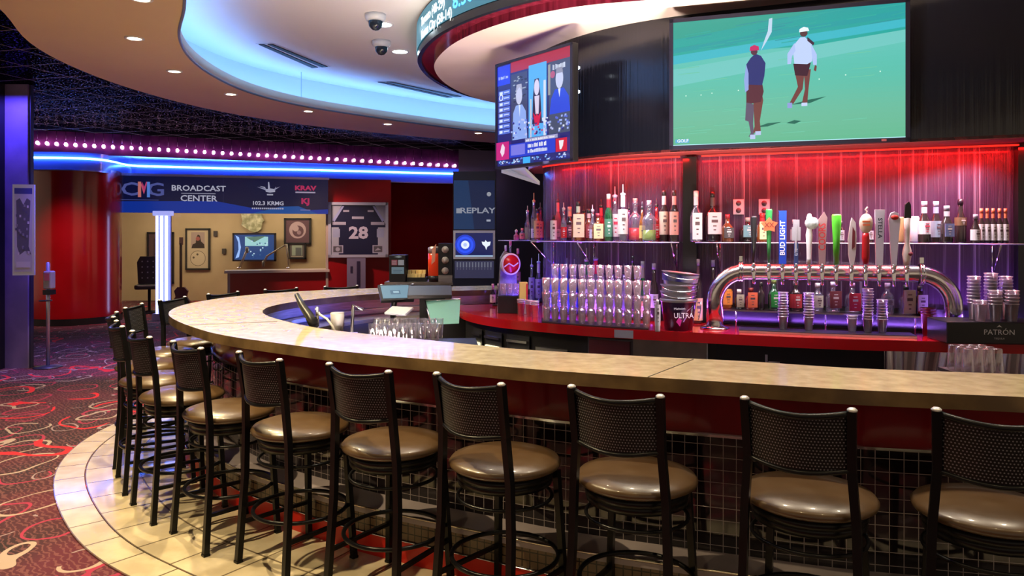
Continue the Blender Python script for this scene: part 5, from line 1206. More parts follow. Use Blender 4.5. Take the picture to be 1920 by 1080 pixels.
# ================================================================ marquee with neon
nl = [D(45,297,13.2),D(62,297,13.24),D(120,297.5,13.28),D(180,300,13.5),D(215,305,14.05),D(248,312,14.85),D(320,314,15.1),D(430,317,15.5),D(560,320,15.8),D(700,323,16.3),D(820,326,16.8),D(940,329,17.2)]
def yb_(px_):
    k_ = (px_-70)/855.0; return 1/((1-k_)/13.3+k_/17.0)
def z_at(P, px):
    for a, b_ in zip(P, P[1:]):
        xa, xb = CX+F*a.x/a.y, CX+F*b_.x/b_.y
        if xa <= px <= xb: return a.lerp(b_, (px-xa)/(xb-xa))
    return P[-1]
N2 = [Vector((p.x,p.y)) for p in nl]; NP = smooth2(resample(spline([(p.x,p.y) for p in nl], 6), 90), 3)
ZN = 2.985
t = thing('marquee', 'dark curved marquee with a row of glowing bulbs over a blue neon line', 'marquee', (NP[45].x,NP[45].y,ZN)); c = NP[45]; T0 = Vector((c.x,c.y,ZN))
loc = [p-c for p in NP]
back_ = [Vector((p.x-.02, p.y+.10)) for p in loc]
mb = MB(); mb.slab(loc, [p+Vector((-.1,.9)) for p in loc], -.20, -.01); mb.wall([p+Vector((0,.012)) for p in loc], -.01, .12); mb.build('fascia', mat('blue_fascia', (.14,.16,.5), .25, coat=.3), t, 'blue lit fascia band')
purp = noise_mat('purple_gloss', (.05,.01,.06), (.10,.02,.10), 4, .12, coat=.5)
mb = MB(); bl_ = [Vector(((px_-CX)/F*yb_(px_), yb_(px_)+.07))-c for px_ in range(40, 945, 20)]; mb.wall(bl_, .11, ZB-ZN+.02); mb.strip(bl_, [p+Vector((0,1.9)) for p in bl_], .11); mb.build('soffit_panel', purp, t)
MB().tube([(p.x,p.y-.02,.012) for p in loc], .016, 8).build('neon_tube', emit('neon_blue', (.05,.20,1), 60), t, 'bright blue neon line')
MB().slab([p+Vector((0,-.03)) for p in loc], loc, -.215, -.195).build('lower_trim', mat('violet_trim', (.45,.4,.7), .2, .5), t)
bm = emit('marquee_bulb_glow', (1,.50,.78), 24); px = 70.0; k = 0
bulb0 = MB().lathe([(0,-.03),(.02,-.024),(.030,0),(.024,.022),(.012,.035),(0,.036)], seg=10)
bo = None; rod = None
while px < 928:
    q = None
    y = 268+ (px-70)/855*47
    Yb = yb_(px); lo = (Vector(((px-CX)/F*Yb, Yb, H0-(y-HY)*Yb/F))-T0)
    if bo is None: bo = bulb0.build('bulb', bm, t); bo.location = lo; b1 = bo
    else: b1 = bo.copy(); C.objects.link(b1); b1.location = lo
    zt_ = ZB-T0.z-lo.z
    if rod is None: rod = MB().tube([(0,0,.036),(0,0,.30)], .004, 5).lathe([(.013,.028),(.013,.05),(0,.05)], seg=8).build('bulb_holder', mat('bulb_holder', (.25,.15,.3), .2, .9), b1)
    else: r_ = rod.copy(); C.objects.link(r_); r_.parent = b1
    px += 17.9-(px-70)/855*2.7; k += 1
for i in []:
    p = NP[i]; area('neon_glow', (p.x, p.y-.12, ZN+.1), (p.x-.0, p.y-1.5, 0), .9, (.10,.14,1), 75, .1)
for i in []:
    p = NP[i]; area('bulb_glow', (p.x, p.y-.12, 3.22), (p.x+.6, p.y-4, 0), .9, (1,.35,.6), 34, .1)
# ceiling lamps in the dark ceiling
for (x, y), w in (((278,265),'left one'), ((745,293),'right one')):
    Y = F*(ZB-H0)/(HY-y); p = Vector(((x-CX)/F*Y, Y, ZB-.004)); t = thing('ceiling_lamp', 'pale round lamp in the black tile ceiling above the marquee, '+w, 'ceiling light', p, 0, 'round lamps in the black ceiling')
    MB().lathe([(0,-.012),(.30,-.01),(.32,0)], seg=24).build('lens', emit('yellow_lens', (1,.85,.6), 5), t)
# ================================================================ facade line
FA, FB = Vector((-7.42,14.75)), Vector((-3.95,15.9)); fd = (FB-FA).normalized(); frz = math.atan2(fd.y, fd.x)
def fac(px, off=0):
    k = (px-CX)/F; tt = (k*FA.y-FA.x)/(fd.x-k*fd.y); p = FA+fd*tt; nrm = Vector((fd.y,-fd.x)); return p+nrm*off
def FM(px0, px1, y0, y1, off=0):      # panel centre, width, height on the facade
    a, b_ = fac(px0, off), fac(px1, off); c = (a+b_)/2; s = F/c.y; return Vector((c.x, c.y, H0-((y0+y1)/2-HY)/s)), (b_-a).length, (y1-y0)/s
c, w, h = FM(222,613,333,400,.30)
t = thing('broadcast_sign', 'long dark blue sign reading CMG Broadcast Center above the studio window', 'sign', c, frz)
MB().box((0,.05,0), (w,.10,h)).build('sign_board', mat('sign_navy', (.008,.015,.10), .2, coat=.4), t)
MB().box((0,.02,h/2+.02), (w+.04,.12,.045)).build('top_rail', mat('sign_rail', (.5,.5,.66), .3, .3), t)
P = Pic(w,h)
n = 14
P.rect(0,0,1,1,(.004,.006,.05)); P.poly([(0,0),(1,0),(1,.14),(.72,.05),(.62,.16),(.45,.34),(0,.30)],(.006,.04,.40)); P.poly([(.62,.0),(.95,0),(.85,.22),(.76,.2)],(.01,.10,.42)); P.rect(.485,.3,.488,1,(.02,.02,.08))
P.text('C',.062,.62,.36,(.10,.12,.42),bold=.008,sx=1.25); P.text('G',.178,.62,.36,(.10,.12,.42),bold=.008,sx=1.25)
P.poly([(.098,.42),(.112,.42),(.112,.84),(.098,.84)],(.75,.22,.20)); P.poly([(.110,.84),(.112,.74),(.124,.50),(.128,.62)],(.75,.10,.20)); P.poly([(.124,.50),(.128,.62),(.138,.84),(.136,.78)],(.45,.05,.30)); P.poly([(.118,.76),(.126,.52),(.140,.84),(.134,.84),(.126,.70),(.116,.84)],(.60,.06,.20)); P.rect(.138,.42,.151,.84,(.12,.30,.95))
P.rect(.02,.34,.19,.355,(.08,.10,.35))
P.text('BROADCAST',.372,.68,.155,(.60,.60,.78),sx=1.12,bold=.004); P.rect(.292,.535,.45,.55,(.5,.5,.7)); P.text('CENTER',.372,.40,.165,(.60,.60,.80),sx=1.12,bold=.004)
P.poly([(.66,.78),(.685,.76),(.69,.70),(.70,.70),(.70,.90),(.706,.90),(.71,.72),(.735,.70),(.74,.78),(.735,.74),(.735,.62),(.71,.60),(.69,.62),(.685,.72)],(.5,.5,.68)); P.rect(.695,.52,.725,.56,(.5,.5,.65)); P.poly([(.645,.76),(.69,.66),(.69,.71)],(.4,.4,.6)); P.poly([(.76,.78),(.73,.66),(.73,.71)],(.4,.4,.6))
P.text('102.3 KRMG',.70,.29,.11,(.62,.60,.78),bold=.004,sx=1.08); 
for i in range(16): P.rect(.622+i*.0098,.125,.629+i*.0098,.17,(.5,.5,.72))
P.text('KRAV',.885,.74,.13,(.62,.03,.14),bold=.008,sx=1.3); P.rect(.835,.60,.935,.64,(.5,.42,.6)); P.text('KJ',.885,.36,.16,(.62,.02,.14),bold=.01,sx=1.2); P.rect(.86,.10,.91,.125,(.25,.25,.6))
P.build('sign_face', t, .6, .15, Matrix.Translation((0,-.002,0)), 'navy face with pale lettering')
# red walls right of the studio
rw = noise_mat('red_wall_paint', (.34,.004,.008), (.40,.006,.012), 1.5, .30, coat=.25)
a = fac(613); b_ = Vector(((733-CX)/F*16.35, 16.35)); b2 = Vector(((735-CX)/F*17.2, 17.2)); b3 = Vector(((875-CX)/F*17.6, 17.6))
mb = MB(); mb.wall([a, b_], 0, 2.82); mb.wall([b_, b2, b3], 0, 2.82); struct('wall_red', mb, rw)
mb = MB(); mb.wall([b3, Vector(((860-CX)/F*16.5,16.5)), Vector((3.5,17.8))], 0, ZB); mb.wall([Vector((3.5,17.8)), Vector((9,12))], 0, ZB); struct('wall_back', mb, mat('black_wall', (.008,.008,.012), .4))
# studio surround: sill, half wall, side posts
cream = noise_mat('cream_wall_paint', (.48,.36,.21), (.54,.41,.25), 1.2, .7)
c, w, h = FM(427,615,508,640,.0)
zs = c.z+h/2
mb = MB(); p0_, p1_ = fac(427), fac(615); mb.wall([p0_, p1_], 0, zs-.03); struct('wall_studio_front', mb, rw)
Q = [fac(421,.12), fac(617,.12)]; Q2 = [fac(421,-.45), fac(617,-.45)]
mb = MB(); mb.slab(Q, Q2, zs-.03, zs+.02); struct('trim_13', mb, mat('pale_sill', (.62,.56,.46), .35))
for i, px in enumerate((224,429,613)):
    q = fac(px, .0); mb = MB(); mb.box((q.x,q.y,1.05 if i != 1 else zs/2), (.05,.06,2.10 if i != 1 else zs), frz); struct('trim_%d' % (14+i), mb, mat('pale_post', (.5,.42,.34), .4))
sg = glass('studio_glass', (.95,.95,.97), .03); mb = MB(); mb.wall([fac(226), fac(611)], zs, 2.12); mb.wall([fac(226), fac(427)], .02, zs); struct('window_1', mb, sg)
# studio room
YB = 18.3
mb = MB(); xa = (150-CX)/F*YB; xb = (640-CX)/F*YB; mb.wall([Vector((fac(222).x-.3, fac(222).y+.1)), Vector((xa-.3,YB)), Vector((xb+.3,YB)), Vector((fac(616).x, fac(616).y+.1))], 0, 3.0); struct('wall_studio', mb, cream)
mb = MB(); mb.quad([(-11.5,14.6,2.75),(-3.8,15.95,2.75),(-3.8,18.4,2.75),(-11.5,18.4,2.75)]); struct('ceiling_studio', mb, mat('studio_ceiling', (.35,.3,.28), .8))
area('studio_lamp', (-7.5,16.6,2.68), (-7.3,17.4,0), 2.2, (1,.80,.50), 70, .9); area('studio_lamp', (-5.2,17.1,2.68), (-5.2,17.9,0), 1.2, (1,.80,.50), 38, .7)
spot('red_wall_lamp', (-4.0,14.2,3.2), (-3.6,16.3,.6), (1,.6,.5), 260, 1.1, .8, .1); spot('column_lamp', (-7.0,11.2,3.3), (-8.0,13.6,.7), (1,.55,.5), 300, .8, .9, .1)
# framed pictures inside
def frame(px0, px1, y0, y1, label, draw, Y=YB-.04, mf=None, bw=.04, name='picture_frame', cat='picture frame'):
    a, b_ = D(px0,y0,Y), D(px1,y1,Y); w, h = b_.x-a.x, a.z-b_.z
    t = thing(name, label, cat, ((a.x+b_.x)/2, Y, (a.z+b_.z)/2))
    mb = MB()
    for q, s in (((0,0,h/2-bw/2),(w,.05,bw)), ((0,0,-h/2+bw/2),(w,.05,bw)), ((-w/2+bw/2,0,0),(bw,.05,h)), ((w/2-bw/2,0,0),(bw,.05,h))): mb.box(q, s)
    mb.build('frame', mf or BLK, t); P = Pic(w-2*bw,h-2*bw); draw(P); P.build('picture', t, 0, .3, Matrix.Translation((0,.0,0))); return t
def d1(P):
    P.rect(0,0,1,1,(.55,.45,.32)); P.rect(.18,.52,.82,.94,(.40,.30,.28)); P.poly([(.2,.52),(.25,.62),(.4,.66),(.42,.80),(.5,.88),(.6,.85),(.65,.7),(.8,.62),(.82,.52)],(.03,.02,.02)); P.disc(.5,.77,.10,(.35,.10,.10))
    P.disc(.5,.26,.36,(.05,.04,.03),32); P.disc(.5,.26,.34,(.60,.50,.36),32); P.disc(.48,.36,.05,(.1,.08,.06)); P.disc(.3,.28,.05,(.1,.08,.06))
frame(348,394,428,506,'black framed picture with a portrait above a drum head on the cream studio wall', d1)
def d2(P): P.rect(0,0,1,1,(.10,.06,.07)); P.rect(.2,.1,.8,.9,(.05,.03,.05)); P.poly([(.3,.15),(.5,.8),(.7,.15)],(.25,.16,.15))
frame(276,326,435,532,'tall dark framed picture behind the white neon column lamp', d2)
def d3(P): P.rect(0,0,1,1,(.12,.06,.08)); P.disc(.5,.55,.36,(.45,.32,.36),28); P.disc(.52,.50,.24,(.12,.06,.08),24); P.disc(.42,.62,.13,(.45,.32,.36)); P.disc(.56,.44,.09,(.3,.2,.25))
frame(533,583,409,458,'dark framed picture with a pale round swirl emblem at the right of the studio wall', d3)
def d4(P): P.rect(0,0,1,1,(.12,.10,.10)); P.rect(.15,.15,.85,.95,(.32,.38,.32)); P.rect(.4,.15,.8,.75,(.12,.13,.14)); P.rect(.1,.05,.9,.12,(.4,.35,.3))
frame(540,574,455,486,'small framed picture with pale green mat below the round swirl emblem picture', d4, YB-.07)
# pale relief plaque
p = D(474,414,YB-.05); n = 22
o = MB().prism([((.30+.05*math.sin(5*k))*math.cos(2*PI*k/n)*.95, (.24+.05*math.cos(7*k))*math.sin(2*PI*k/n)) for k in range(n)], -.03, .03, M=Matrix.Rotation(PI/2,4,'X')).build('wall_plaque', noise_mat('pale_plaque', (.30,.30,.17), (.70,.68,.48), 9, .6, bump=.6)); o.location = p; tag(o, 'pale greenish irregular plaque above the studio television', 'plaque')
# studio television
a = D(436,490,YB-.3); b_ = D(517,490,YB-.3)
def stv(P):
    P.rect(0,0,1,1,(.02,.06,.20)); P.poly([(.03,.05),(.12,.10),(.17,.5),(.12,.9),(.03,.98),(.10,.7),(.11,.4)],(.35,.55,1)); P.rect(.27,.55,.85,.92,(.35,.65,.65)); P.poly([(.3,.9),(.5,.7),(.8,.95)],(.1,.2,.15))
    for i in range(22): P.rect(.3+.6*random.random(),.1+.75*random.random(),.34+.6*random.random(),.14+.75*random.random(),random.choice([(.3,.55,.7),(.05,.12,.25),(.5,.7,.8)])) if i < 0 else P.disc(.3+.6*random.random(),.1+.75*random.random(),.02,random.choice([(.3,.55,.7),(.05,.12,.25),(.5,.7,.8)]),6)
tv('studio_television', 'blue lit television on the cream studio wall', a, b_, a.z+ (490-437)/F*(YB-.3), stv, bw=.04)
# small plates on the wall
for (x, y), w in (((404,438),'upper beside the portrait frame'),((420,471),'lower, left of the studio television')):
    p = D(x,y,YB-.03); o = bevel(MB().box((0,0,0),(.09,.04,.13)).build('wall_switch', mat('switch_dark', (.05,.04,.04), .4)),.005); o.location = p; tag(o, 'small dark switch box on the cream wall, '+w, 'switch', 'switch boxes in the studio')
# desk microphones arms
def arm(pts, label, Y):
    c = D(*pts[0], Y); t = thing('microphone_arm', label, 'microphone arm', (c.x,c.y,c.z)); P_ = [D(*q, Y+(.05*i))-c for i, q in enumerate(pts)]
    MB().lathe([(0,0),(.05,0),(.05,.02),(.015,.03)], seg=14).build('clamp', CHROME, t); MB().tube(P_, .013, 6).tube([p+Vector((.03,0,0)) for p in P_], .009, 6).build('arm', mat('arm_pale', (.6,.55,.45), .3, .6), t)
    MB().lathe([(0,-.08),(.03,-.07),(.035,.0),(.03,.05),(0,.06)], P_[-1]+Vector((0,0,-.02)), 12).build('microphone', mat('mic_grey', (.3,.3,.28), .5), t)
arm([(448,503),(463,466)], 'pale jointed microphone arm in front of the studio television', 16.3); arm([(541,503),(536,458),(500,480),(494,492)], 'folded pale microphone arm at the right of the studio desk', 16.4)
q = fac(520,-.25); 
# neon column lamp
p = W(306,592,0); Y = 14.3; p = Vector(((306-CX)/F*Y, Y, 0)); s = F/Y
t = thing('neon_column_lamp', 'tall lamp of white blue fluorescent tubes before the studio', 'lamp', (p.x,p.y,0)); zt0 = H0-(405-HY)/s; nm_ = emit('tube_white', (.45,.50,1), 6)
for dx in (-.105,-.015,.075): MB().lathe([(0,.12),(.022,.12),(.022,zt0),(0,zt0)], (dx,-.03,0), 10).build('light_tube', nm_, t)
bevel(MB().box((0,0,zt0+.05),(.34,.16,.09)).build('top_cap', mat('lamp_cap', (.6,.62,.85), .3, em=(.4,.45,1), es=.8), t),.01); MB().box((0,.05,zt0/2+.05),(.26,.04,zt0-.1)).build('backplate', mat('lamp_back', (.25,.27,.6), .3), t); MB().box((0,0,.06),(.34,.20,.12)).build('base', mat('lamp_back', (.25,.27,.6), .3), t)
# guitar-like instrument leaning in studio
p = D(340,560,15.6); t = thing('guitar', 'guitar standing upright near the studio window', 'guitar', (p.x,p.y,.02)); z0 = D(340,560,15.6).z
MB().prism([(-.16,.0),(.16,0),(.18,.16),(.11,.26),(.14,.38),(.07,.46),(-.07,.46),(-.14,.38),(-.11,.26),(-.18,.16)], -.03, .03, M=Matrix.Translation((0,0,.05)) @ Matrix.Rotation(PI/2,4,'X')).build('body', mat('guitar_wood', (.10,.03,.02), .3), t)
MB().box((.0,-.02,.95),(.045,.03,.95)).build('neck', mat('guitar_neck', (.10,.05,.02), .5), t); MB().box((.01,-.02,1.47),(.08,.03,.16)).build('headstock', mat('guitar_head', (.7,.5,.25), .4), t)
# studio chair
p = D(280,560,15.5); t = thing('studio_chair', 'black cushioned chair with a tufted back by the studio window', 'chair', (p.x,p.y,0), .3)
MB().lathe([(0,0),(.26,0),(.26,.03),(.03,.06),(.03,.50),(.0,.5)], seg=16).build('base', BLACK, t); bevel(MB().box((0,0,.55),(.50,.48,.10)).build('seat', BLK, t),.03)
bm_ = MB(); bm_.prism([(-.24,.60),(.24,.60),(.26,1.05),(.20,1.17),(-.20,1.17),(-.26,1.05)], -.04,.04, M=Matrix.Translation((0,.20,0)) @ Matrix.Rotation(PI/2,4,'X')); bm_.build('backrest', BLK, t)
tf = MB()
for i in range(4):
    for j in range(4): tf.lathe([(0,-.01),(.014,-.006),(.016,0)], (0,0,0), 6, M=Matrix.Translation((-.16+.105*i,.155,.72+.115*j)) @ Matrix.Rotation(PI/2,4,'X'))
tf.build('tufting_buttons', mat('button_grey', (.35,.35,.4), .4), t)
# ---------------------------------------------------------------- framed football jersey on the red wall
a = fac(619,.03); Yj = 16.05; s = F/Yj; c = D(673,431,Yj); w = 110/s; h = 103/s
t = thing('framed_jersey', 'silver framed dark football jersey with number 28 on the red wall', 'picture frame', (c.x,Yj-.05,c.z), .18)
mb = MB(); bw = .06
for q, sz in (((0,0,h/2-bw/2),(w,.07,bw)), ((0,0,-h/2+bw/2),(w,.07,bw)), ((-w/2+bw/2,0,0),(bw,.07,h)), ((w/2-bw/2,0,0),(bw,.07,h))): mb.box(q, sz)
mb.build('frame', mat('silver_frame', (.62,.66,.8), .3, .5), t); P = Pic(w-2*bw,h-2*bw)
nv = (.01,.012,.05); gy = (.42,.44,.55)
P.rect(0,0,1,1,(.40,.46,.55)); P.poly([(.14,.0),(.86,.0),(.86,.12),(.86,.55),(1,.55),(1,.62),(.80,1),(.60,1),(.40,1),(.20,1),(.0,.62),(0,.55),(.14,.55)],nv)
P.poly([(.02,.70),(.20,.98),(.24,.98),(.06,.66)],(.35,.42,.7)); P.poly([(.98,.70),(.80,.98),(.76,.98),(.94,.66)],(.35,.42,.7))
P.rect(.02,.60,.27,.66,gy); P.rect(.73,.60,.98,.66,gy); P.text('28',.5,.43,.24,(.55,.56,.68),bold=.012,sx=1.15); P.rect(.38,.72,.60,.77,gy); P.rect(.22,.86,.33,.90,gy); P.rect(.67,.86,.78,.90,gy)
P.rect(.03,.35,.16,.52,(.35,.42,.6)); P.rect(.84,.35,.97,.52,(.35,.42,.6)); P.rect(.02,.03,.22,.19,gy); P.rect(.04,.05,.20,.17,(.1,.1,.12)); P.rect(.76,.03,.96,.19,gy); P.rect(.78,.05,.94,.17,(.1,.1,.12)); P.disc(.12,.11,.04,(.4,.42,.5)); P.poly([(.8,.08),(.86,.14),(.92,.09)],(.4,.42,.5))
P.build('jersey_display', t, 0, .3, label='dark jersey with number 28')
c = D(668,514,Yj-.1); t = thing('notice_board', 'grey narrow notice holder below the framed jersey', 'notice board', (c.x,Yj-.10,c.z), .18); w, h = 34/s, 60/s
MB().box((0,0,0),(w,.05,h)).build('board', mat('board_grey', (.22,.20,.30), .4), t); MB().box((w*.12,-.03,0),(w*.18,.01,h*.8)).box((-w*.25,-.03,.1),(w*.12,.01,h*.2)).build('slot', mat('board_dark', (.03,.02,.06), .3), t)
# ---------------------------------------------------------------- service counter beyond the bar, with machines
YK = 10.8; s = F/YK
def at(px, py, Y=YK): return D(px, py, Y)
xa, xb = at(725,0).x, at(848,0).x
t = thing('service_counter', 'dark service counter behind the far side of the bar', 'counter', ((xa+xb)/2, YK+.25, 0)); MB().box((0,0,.46),(xb-xa,.6,.92)).build('body', mat('dark_cabinet', (.03,.028,.03), .3, .4), t); MB().box((0,0,.94),(xb-xa+.04,.64,.04)).build('top', STEEL, t)
ZS_ = .962
def z_(py): return H0-(py-HY)/s
def stand(px, Y=YK+.1): return Vector(((px-CX)/F*Y, Y, ZS_))
p = stand(748); t = thing('drinks_cooler', 'black drinks cooler with red white logos and a pale blue panel', 'drinks cooler', p); h = z_(478)-ZS_
bevel(MB().box((0,0,h/2),(31/s,.3,h)).build('housing', BLK, t),.01); P = Pic(31/s,h); P.rect(.15,.30,.9,.55,(.28,.42,.50)); P.rect(.25,.42,.8,.44,(.08,.14,.22)); P.rect(.25,.36,.7,.38,(.08,.14,.22)); P.rect(.15,.62,.5,.82,(.45,.1,.14)); P.rect(.55,.62,.9,.82,(.5,.5,.55)); P.poly([(.3,.93),(.6,.98),(.8,.93),(.6,.89)],(.35,.4,.42))
for i in range(12): P.rect(.18+.33*(i%2)*1.1,.64+.028*(i//2),.44+.33*(i%2)*1.1,.648+.028*(i//2),(.7,.6,.6))
P.build('front_panel', t, .35, .2, Matrix.Translation((0,-.152,h/2)))
p = stand(785); t = thing('snack_tray', 'dark tray of small yellow packets on the service counter', 'tray', p)
MB().box((-.02,0,.03),(36/s,.22,.06)).build('tray', BLK, t)
for r_ in range(2):
    for i in range(5): MB().box((-.13+.052*i,-.05+.09*r_,.085+.05*r_),(.05,.07,.055),rz=random.uniform(-.3,.3)).build('packet', mat('packet_yellow', (.80,.62,.25), .5), t)
p = stand(814, YK-.02); t = thing('red_dispenser', 'tall cylinder drinks dispenser filled with red orange juice', 'juice dispenser', p); h = z_(462)-ZS_
MB().lathe([(0,.09),(.088,.09),(.088,h-.04),(0,h-.04)], seg=20).build('tank', mat('juice_red', (.80,.05,.015), .12, em=(.8,.05,.01), es=.25), t); MB().lathe([(.075,0),(.09,.09)], seg=20).build('base', BLK, t); MB().lathe([(.09,h-.10),(.09,h-.02),(.06,h),(0,h)], seg=20).build('lid', mat('lid_grey', (.5,.42,.42), .25, .6), t); MB().prism([(-.03,.2),(.02,.25),(.04,.5),(-.02,.42)], -.004,.004, M=Matrix.Translation((0,-.09,.05)) @ Matrix.Rotation(PI/2,4,'X')).build('decal', mat('decal_orange', (.9,.4,.25), .4), t)
p = stand(836, YK-.1); s2 = F/(YK-.1); t = thing('speaker_panel', 'black box with three round pale dials on a steel stand', 'dispenser', p)
zt1 = H0-(456-HY)/s2-ZS_; zb1 = H0-(515-HY)/s2-ZS_
MB().box((0,0,(zt1+zb1)/2),(26/s2,.2,zt1-zb1)).build('housing', BLK, t); MB().box((0,0,(zb1)/2),(26/s2,.18,zb1)).build('stand', STEEL, t)
for k in range(3): MB().lathe([(0,-.01),(.048,-.01),(.05,.006),(0,.01)], M=Matrix.Translation((0,-.105,zt1-.09-.15*k)) @ Matrix.Rotation(PI/2,4,'X'), seg=18).build('dial', noise_mat('dial_face', (.25,.2,.18), (.75,.7,.6), 14, .4), t)
# kiosk with replay sign
Y = 10.55; s3 = F/Y; xc = (889-CX)/F*Y
t = thing('replay_kiosk', 'tall dark blue kiosk reading REPLAY above a lit blue screen', 'kiosk', (xc, Y+.2, 0)); wk = 80/s3
MB().box((0,.02,1.27),(wk,.36,2.54)).build('cabinet', mat('kiosk_dark', (.008,.012,.03), .3), t)
z0, z1 = H0-(430-HY)/s3, H0-(338-HY)/s3; P = Pic(wk*.96,z1-z0); P.rect(0,0,1,1,(.005,.02,.09)); P.poly([(0,0),(.5,0),(.35,1),(0,1)],(.008,.05,.17)); P.text('REPLAY',.58,.38,.115,(.45,.48,.6),sx=1.35,bold=.003); P.rect(.06,.33,.17,.43,(.42,.45,.55)); P.disc(.86,.72,.055,(.5,.52,.6),10); P.rect(.80,.16,.90,.20,(.6,.65,.8))
P.build('sign_panel', t, .55, .2, Matrix.Translation((0,-.163,(z0+z1)/2)))
z0, z1 = H0-(486-HY)/s3, H0-(432-HY)/s3; MB().box((0,-.17,(z0+z1)/2),(wk*.98,.03,z1-z0)).build('screen_frame', mat('silver_frame', (.62,.66,.8), .3, .5), t)
P = Pic(wk*.88,(z1-z0)*.82); P.rect(0,0,1,1,(.005,.01,.08)); P.disc(.26,.5,.27,(.01,.04,.55),28); P.disc(.26,.5,.22,(.02,.08,.85),28); P.disc(.26,.5,.16,(.01,.05,.6),28); P.disc(.26,.5,.11,(.75,.82,1),24); P.disc(.26,.5,.05,(.4,.5,.9)); P.poly([(.72,.52),(.70,.64),(.78,.62),(.80,.70),(.85,.62),(.94,.64),(.92,.48),(.85,.42),(.82,.28),(.79,.42)],(.75,.82,.95)); P.rect(0,-.0,1,.05,(.35,.5,.7))
P.build('screen', t, 1.1, .1, Matrix.Translation((0,-.188,(z0+z1)/2)), 'blue screen with a ring and a white badge')
z0, z1 = H0-(522-HY)/s3, H0-(489-HY)/s3; P = Pic(wk*.92,z1-z0); P.rect(0,0,1,1,(.07,.07,.17))
for i in range(12): P.rect(.05+.078*i,.62,.085+.078*i,.92,(.3,.32,.45)); P.rect(.06+.078*i,.5,.075+.078*i,.56,(.35,.35,.5))
P.build('button_panel', t, .4, .3, Matrix.Translation((0,-.165,(z0+z1)/2)))
# ================================================================ things inside the bar well
def well(px, py, z): return W(px, py, z)
# pos terminal with lit tilted screen
p = Vector(((742-CX)/F*5.9, 5.9, 1.10)); t = thing('pos_terminal', 'tilted till screen lit pale blue inside the far side of the bar', 'till', (p.x,p.y,1.05), .35)
M = Matrix.Rotation(-1.05, 4, 'X'); zz = D(740,550,5.9).z-1.05
bevel(MB().box((0,0,0),(.26,.03,.19), M=Matrix.Translation((0,0,zz)) @ Matrix.Rotation(-.95,4,'X')).build('monitor', BLK, t),.004)
P = Pic(.225,.155); P.rect(0,0,1,1,(.20,.36,.46)); P.rect(.3,.3,.65,.62,(.12,.22,.32)); P.rect(.4,.4,.6,.55,(.4,.6,.7)); P.build('screen', t, .9, .15, Matrix.Translation((0,0,zz)) @ Matrix.Rotation(-.95,4,'X') @ Matrix.Translation((0,-.017,0)), 'pale blue lit screen')
MB().tube([(0,.02,zz-.03),(0,.10,zz-.12),(0,.10,-.15)], .025, 8).build('stand', BLK, t); MB().box((-.02,-.02,-.14),(.20,.20,.05)).build('base', BLK, t)
p = D(748,583,5.7); o = bevel(MB().box((0,0,0),(.20,.11,.018), M=Matrix.Rotation(.4,4,'X')).build('card_reader', mat('pale_plastic', (.45,.48,.56), .35)),.004); o.location = p; o.rotation_euler = (0,0,-.5); tag(o, 'pale flat card reader in front of the lit till screen', 'card reader')
p = D(806,552,5.85); t = thing('till_back', 'dark till monitor seen from behind, right of the lit screen', 'till', (p.x,p.y,p.z), .1)
bevel(MB().box((0,0,.02),(.34,.26,.03), M=Matrix.Rotation(.22,4,'X')).build('monitor', mat('till_grey', (.025,.022,.022), .4), t),.004); MB().box((.02,.02,-.05),(.20,.12,.10)).build('stand', BLK, t); MB().box((0,.03,-.30),(.16,.12,.45)).build('pedestal', BLK, t)
MB().box((0,.03,-.54),(.22,.22,.03)).build('base', BLK, t)
# teal lit splash guard
P0 = [D(797,563,5.75),D(863,561,5.75)]; P0 += [P0[1]+Vector((.0,-.14,-.17)), P0[0]+Vector((.06,-.14,-.17))]
c = sum(P0, Vector())/4; t = thing('splash_guard', 'pale teal glass splash guard standing between till and red counter', 'glass panel', c)
mb = MB(); v = [p-c for p in P0]; n_ = (v[1]-v[0]).cross(v[3]-v[0]).normalized()*.006; mb.add(v+[p+n_ for p in v], [(0,1,2,3),(7,6,5,4),(0,4,5,1),(1,5,6,2),(2,6,7,3),(3,7,4,0)]); mb.build('glass_pane', mat('teal_glass', (.14,.36,.36), .3, coat=.4), t)
MB().tube([v[0],v[1]], .006, 5).tube([v[3],v[0]], .006, 5).build('edge_trim', CHROME, t)
# well equipment
stn = STEEL
p = D(846,640,5.2); t = thing('ice_well', 'stainless ice well right of the pint glasses', 'ice well', (p.x,p.y,0), .1)
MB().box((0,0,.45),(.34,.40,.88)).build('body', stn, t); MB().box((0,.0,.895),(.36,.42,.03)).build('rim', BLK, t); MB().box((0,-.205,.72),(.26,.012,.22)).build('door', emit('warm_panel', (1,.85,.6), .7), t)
p = D(638,598,5.3); t = thing('bar_mixer', 'white and steel bar mixer inside the near counter', 'mixer', (p.x,p.y,.80), .2)
MB().box((0,0,.0),(.24,.26,.30)).build('body', STEEL, t); MB().lathe([(.04,.15),(.05,.30),(.045,.31)], (-.02,0,0), 14).build('jug', mat('jug_white', (.42,.40,.42), .3), t); MB().tube([(.08,0,.15),(.09,0,.36),(.16,-.02,.33)], .012, 8).build('tap', CHROME, t); MB().box((.03,-.135,.06),(.10,.01,.10)).build('label', flat((.20,.03,.05)), t); MB().box((0,0,-.45),(.30,.30,.6)).build('stand', BLK, t)
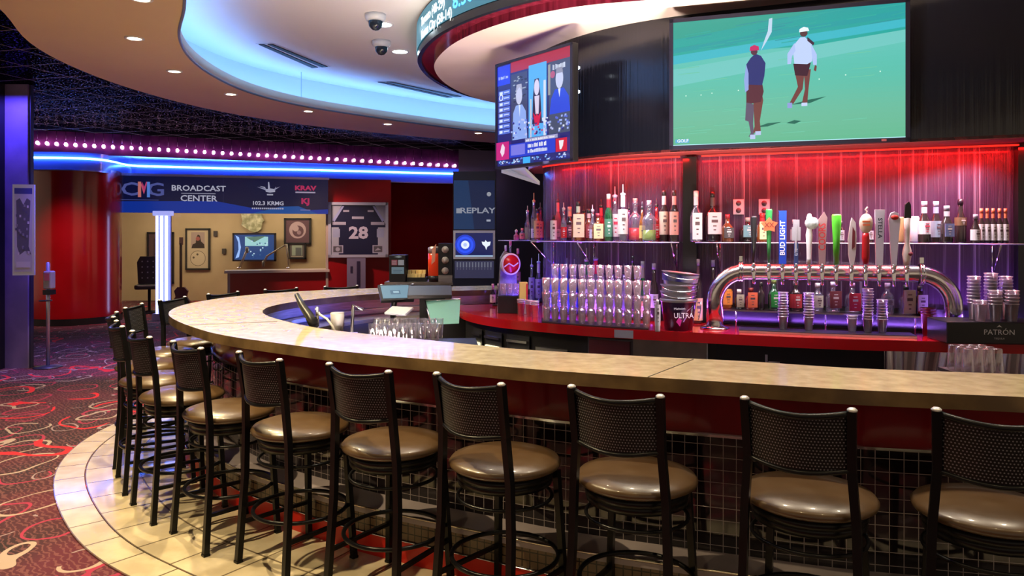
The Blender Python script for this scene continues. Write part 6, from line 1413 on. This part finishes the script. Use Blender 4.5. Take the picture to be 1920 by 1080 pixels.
# soda gun with hose
p = D(592,600,4.95); t = thing('soda_gun', 'black soda gun holster with curved pale hose inside the bar bend', 'soda gun', (p.x,p.y,p.z))
def L_(x, y, Y): return D(x, y, Y)-p
MB().tube([L_(556,552,5.1),L_(566,572,5.05),L_(580,592,5.0),L_(590,612,4.95)], [.016,.024,.03,.032], 10).build('gun', BLK, t)
MB().tube([L_(592,578,5.0),L_(600,590,5.0),L_(613,598,4.95),L_(624,612,4.95),L_(632,630,4.95)], .008, 8).build('hose', mat('hose_pale', (.7,.68,.68), .35), t); MB().tube([L_(595,575,5.0),L_(595,618,5.0)], .012, 10).build('spout', CHROME, t)
MB().box(tuple(L_(592,640,5.0)), (.16,.12,.12)).build('holster', STEEL, t)
# stainless bench along the inside of the far side
I2 = offset(BI, -.03*SG)[100:150]; I3 = offset(BI, -.32*SG)[100:150]
t = thing('work_bench', 'stainless shelf running along the inside of the far counter', 'shelf', (0,0,0)); MB().slab(I2, I3, .84, .87).build('top', STEEL, t); MB().wall(I3, .1, .84).build('front', mat('dark_steel', (.12,.11,.12), .3, .8), t)
# dark casual tables + chairs far beyond the bar at left are hidden by the stools
# ================================================================ world, exposure
w = bpy.data.worlds.new('world'); bpy.context.scene.world = w; w.use_nodes = True
w.node_tree.nodes['Background'].inputs[0].default_value = (.34,.265,.19,1); w.node_tree.nodes['Background'].inputs[1].default_value = 1.25
spot('violet_floor_fill', (-5.2,9.0,3.3), (-5.6,9.9,0), (.22,.14,1), 420, 1.1, .7, .1)  # added spot standing in for the neon's purple glow on the carpet
# room wide wash from the unseen half of the ceiling
#area('room_wash', (-1.0,-1.5,3.2), (0,4,0), 3.0, (1,.86,.72), 30, 2.0)
sc = bpy.context.scene
sc.view_settings.view_transform = 'Standard'; sc.view_settings.look = 'None'; sc.view_settings.gamma = 1; sc.view_settings.use_curve_mapping = False; sc.view_settings.exposure = 0.0
sc.cycles.max_bounces = 8; sc.cycles.transparent_max_bounces = 24; sc.cycles.glossy_bounces = 4; sc.cycles.diffuse_bounces = 3; sc.cycles.sample_clamp_indirect = 4; sc.cycles.caustics_reflective = False; sc.cycles.caustics_refractive = False
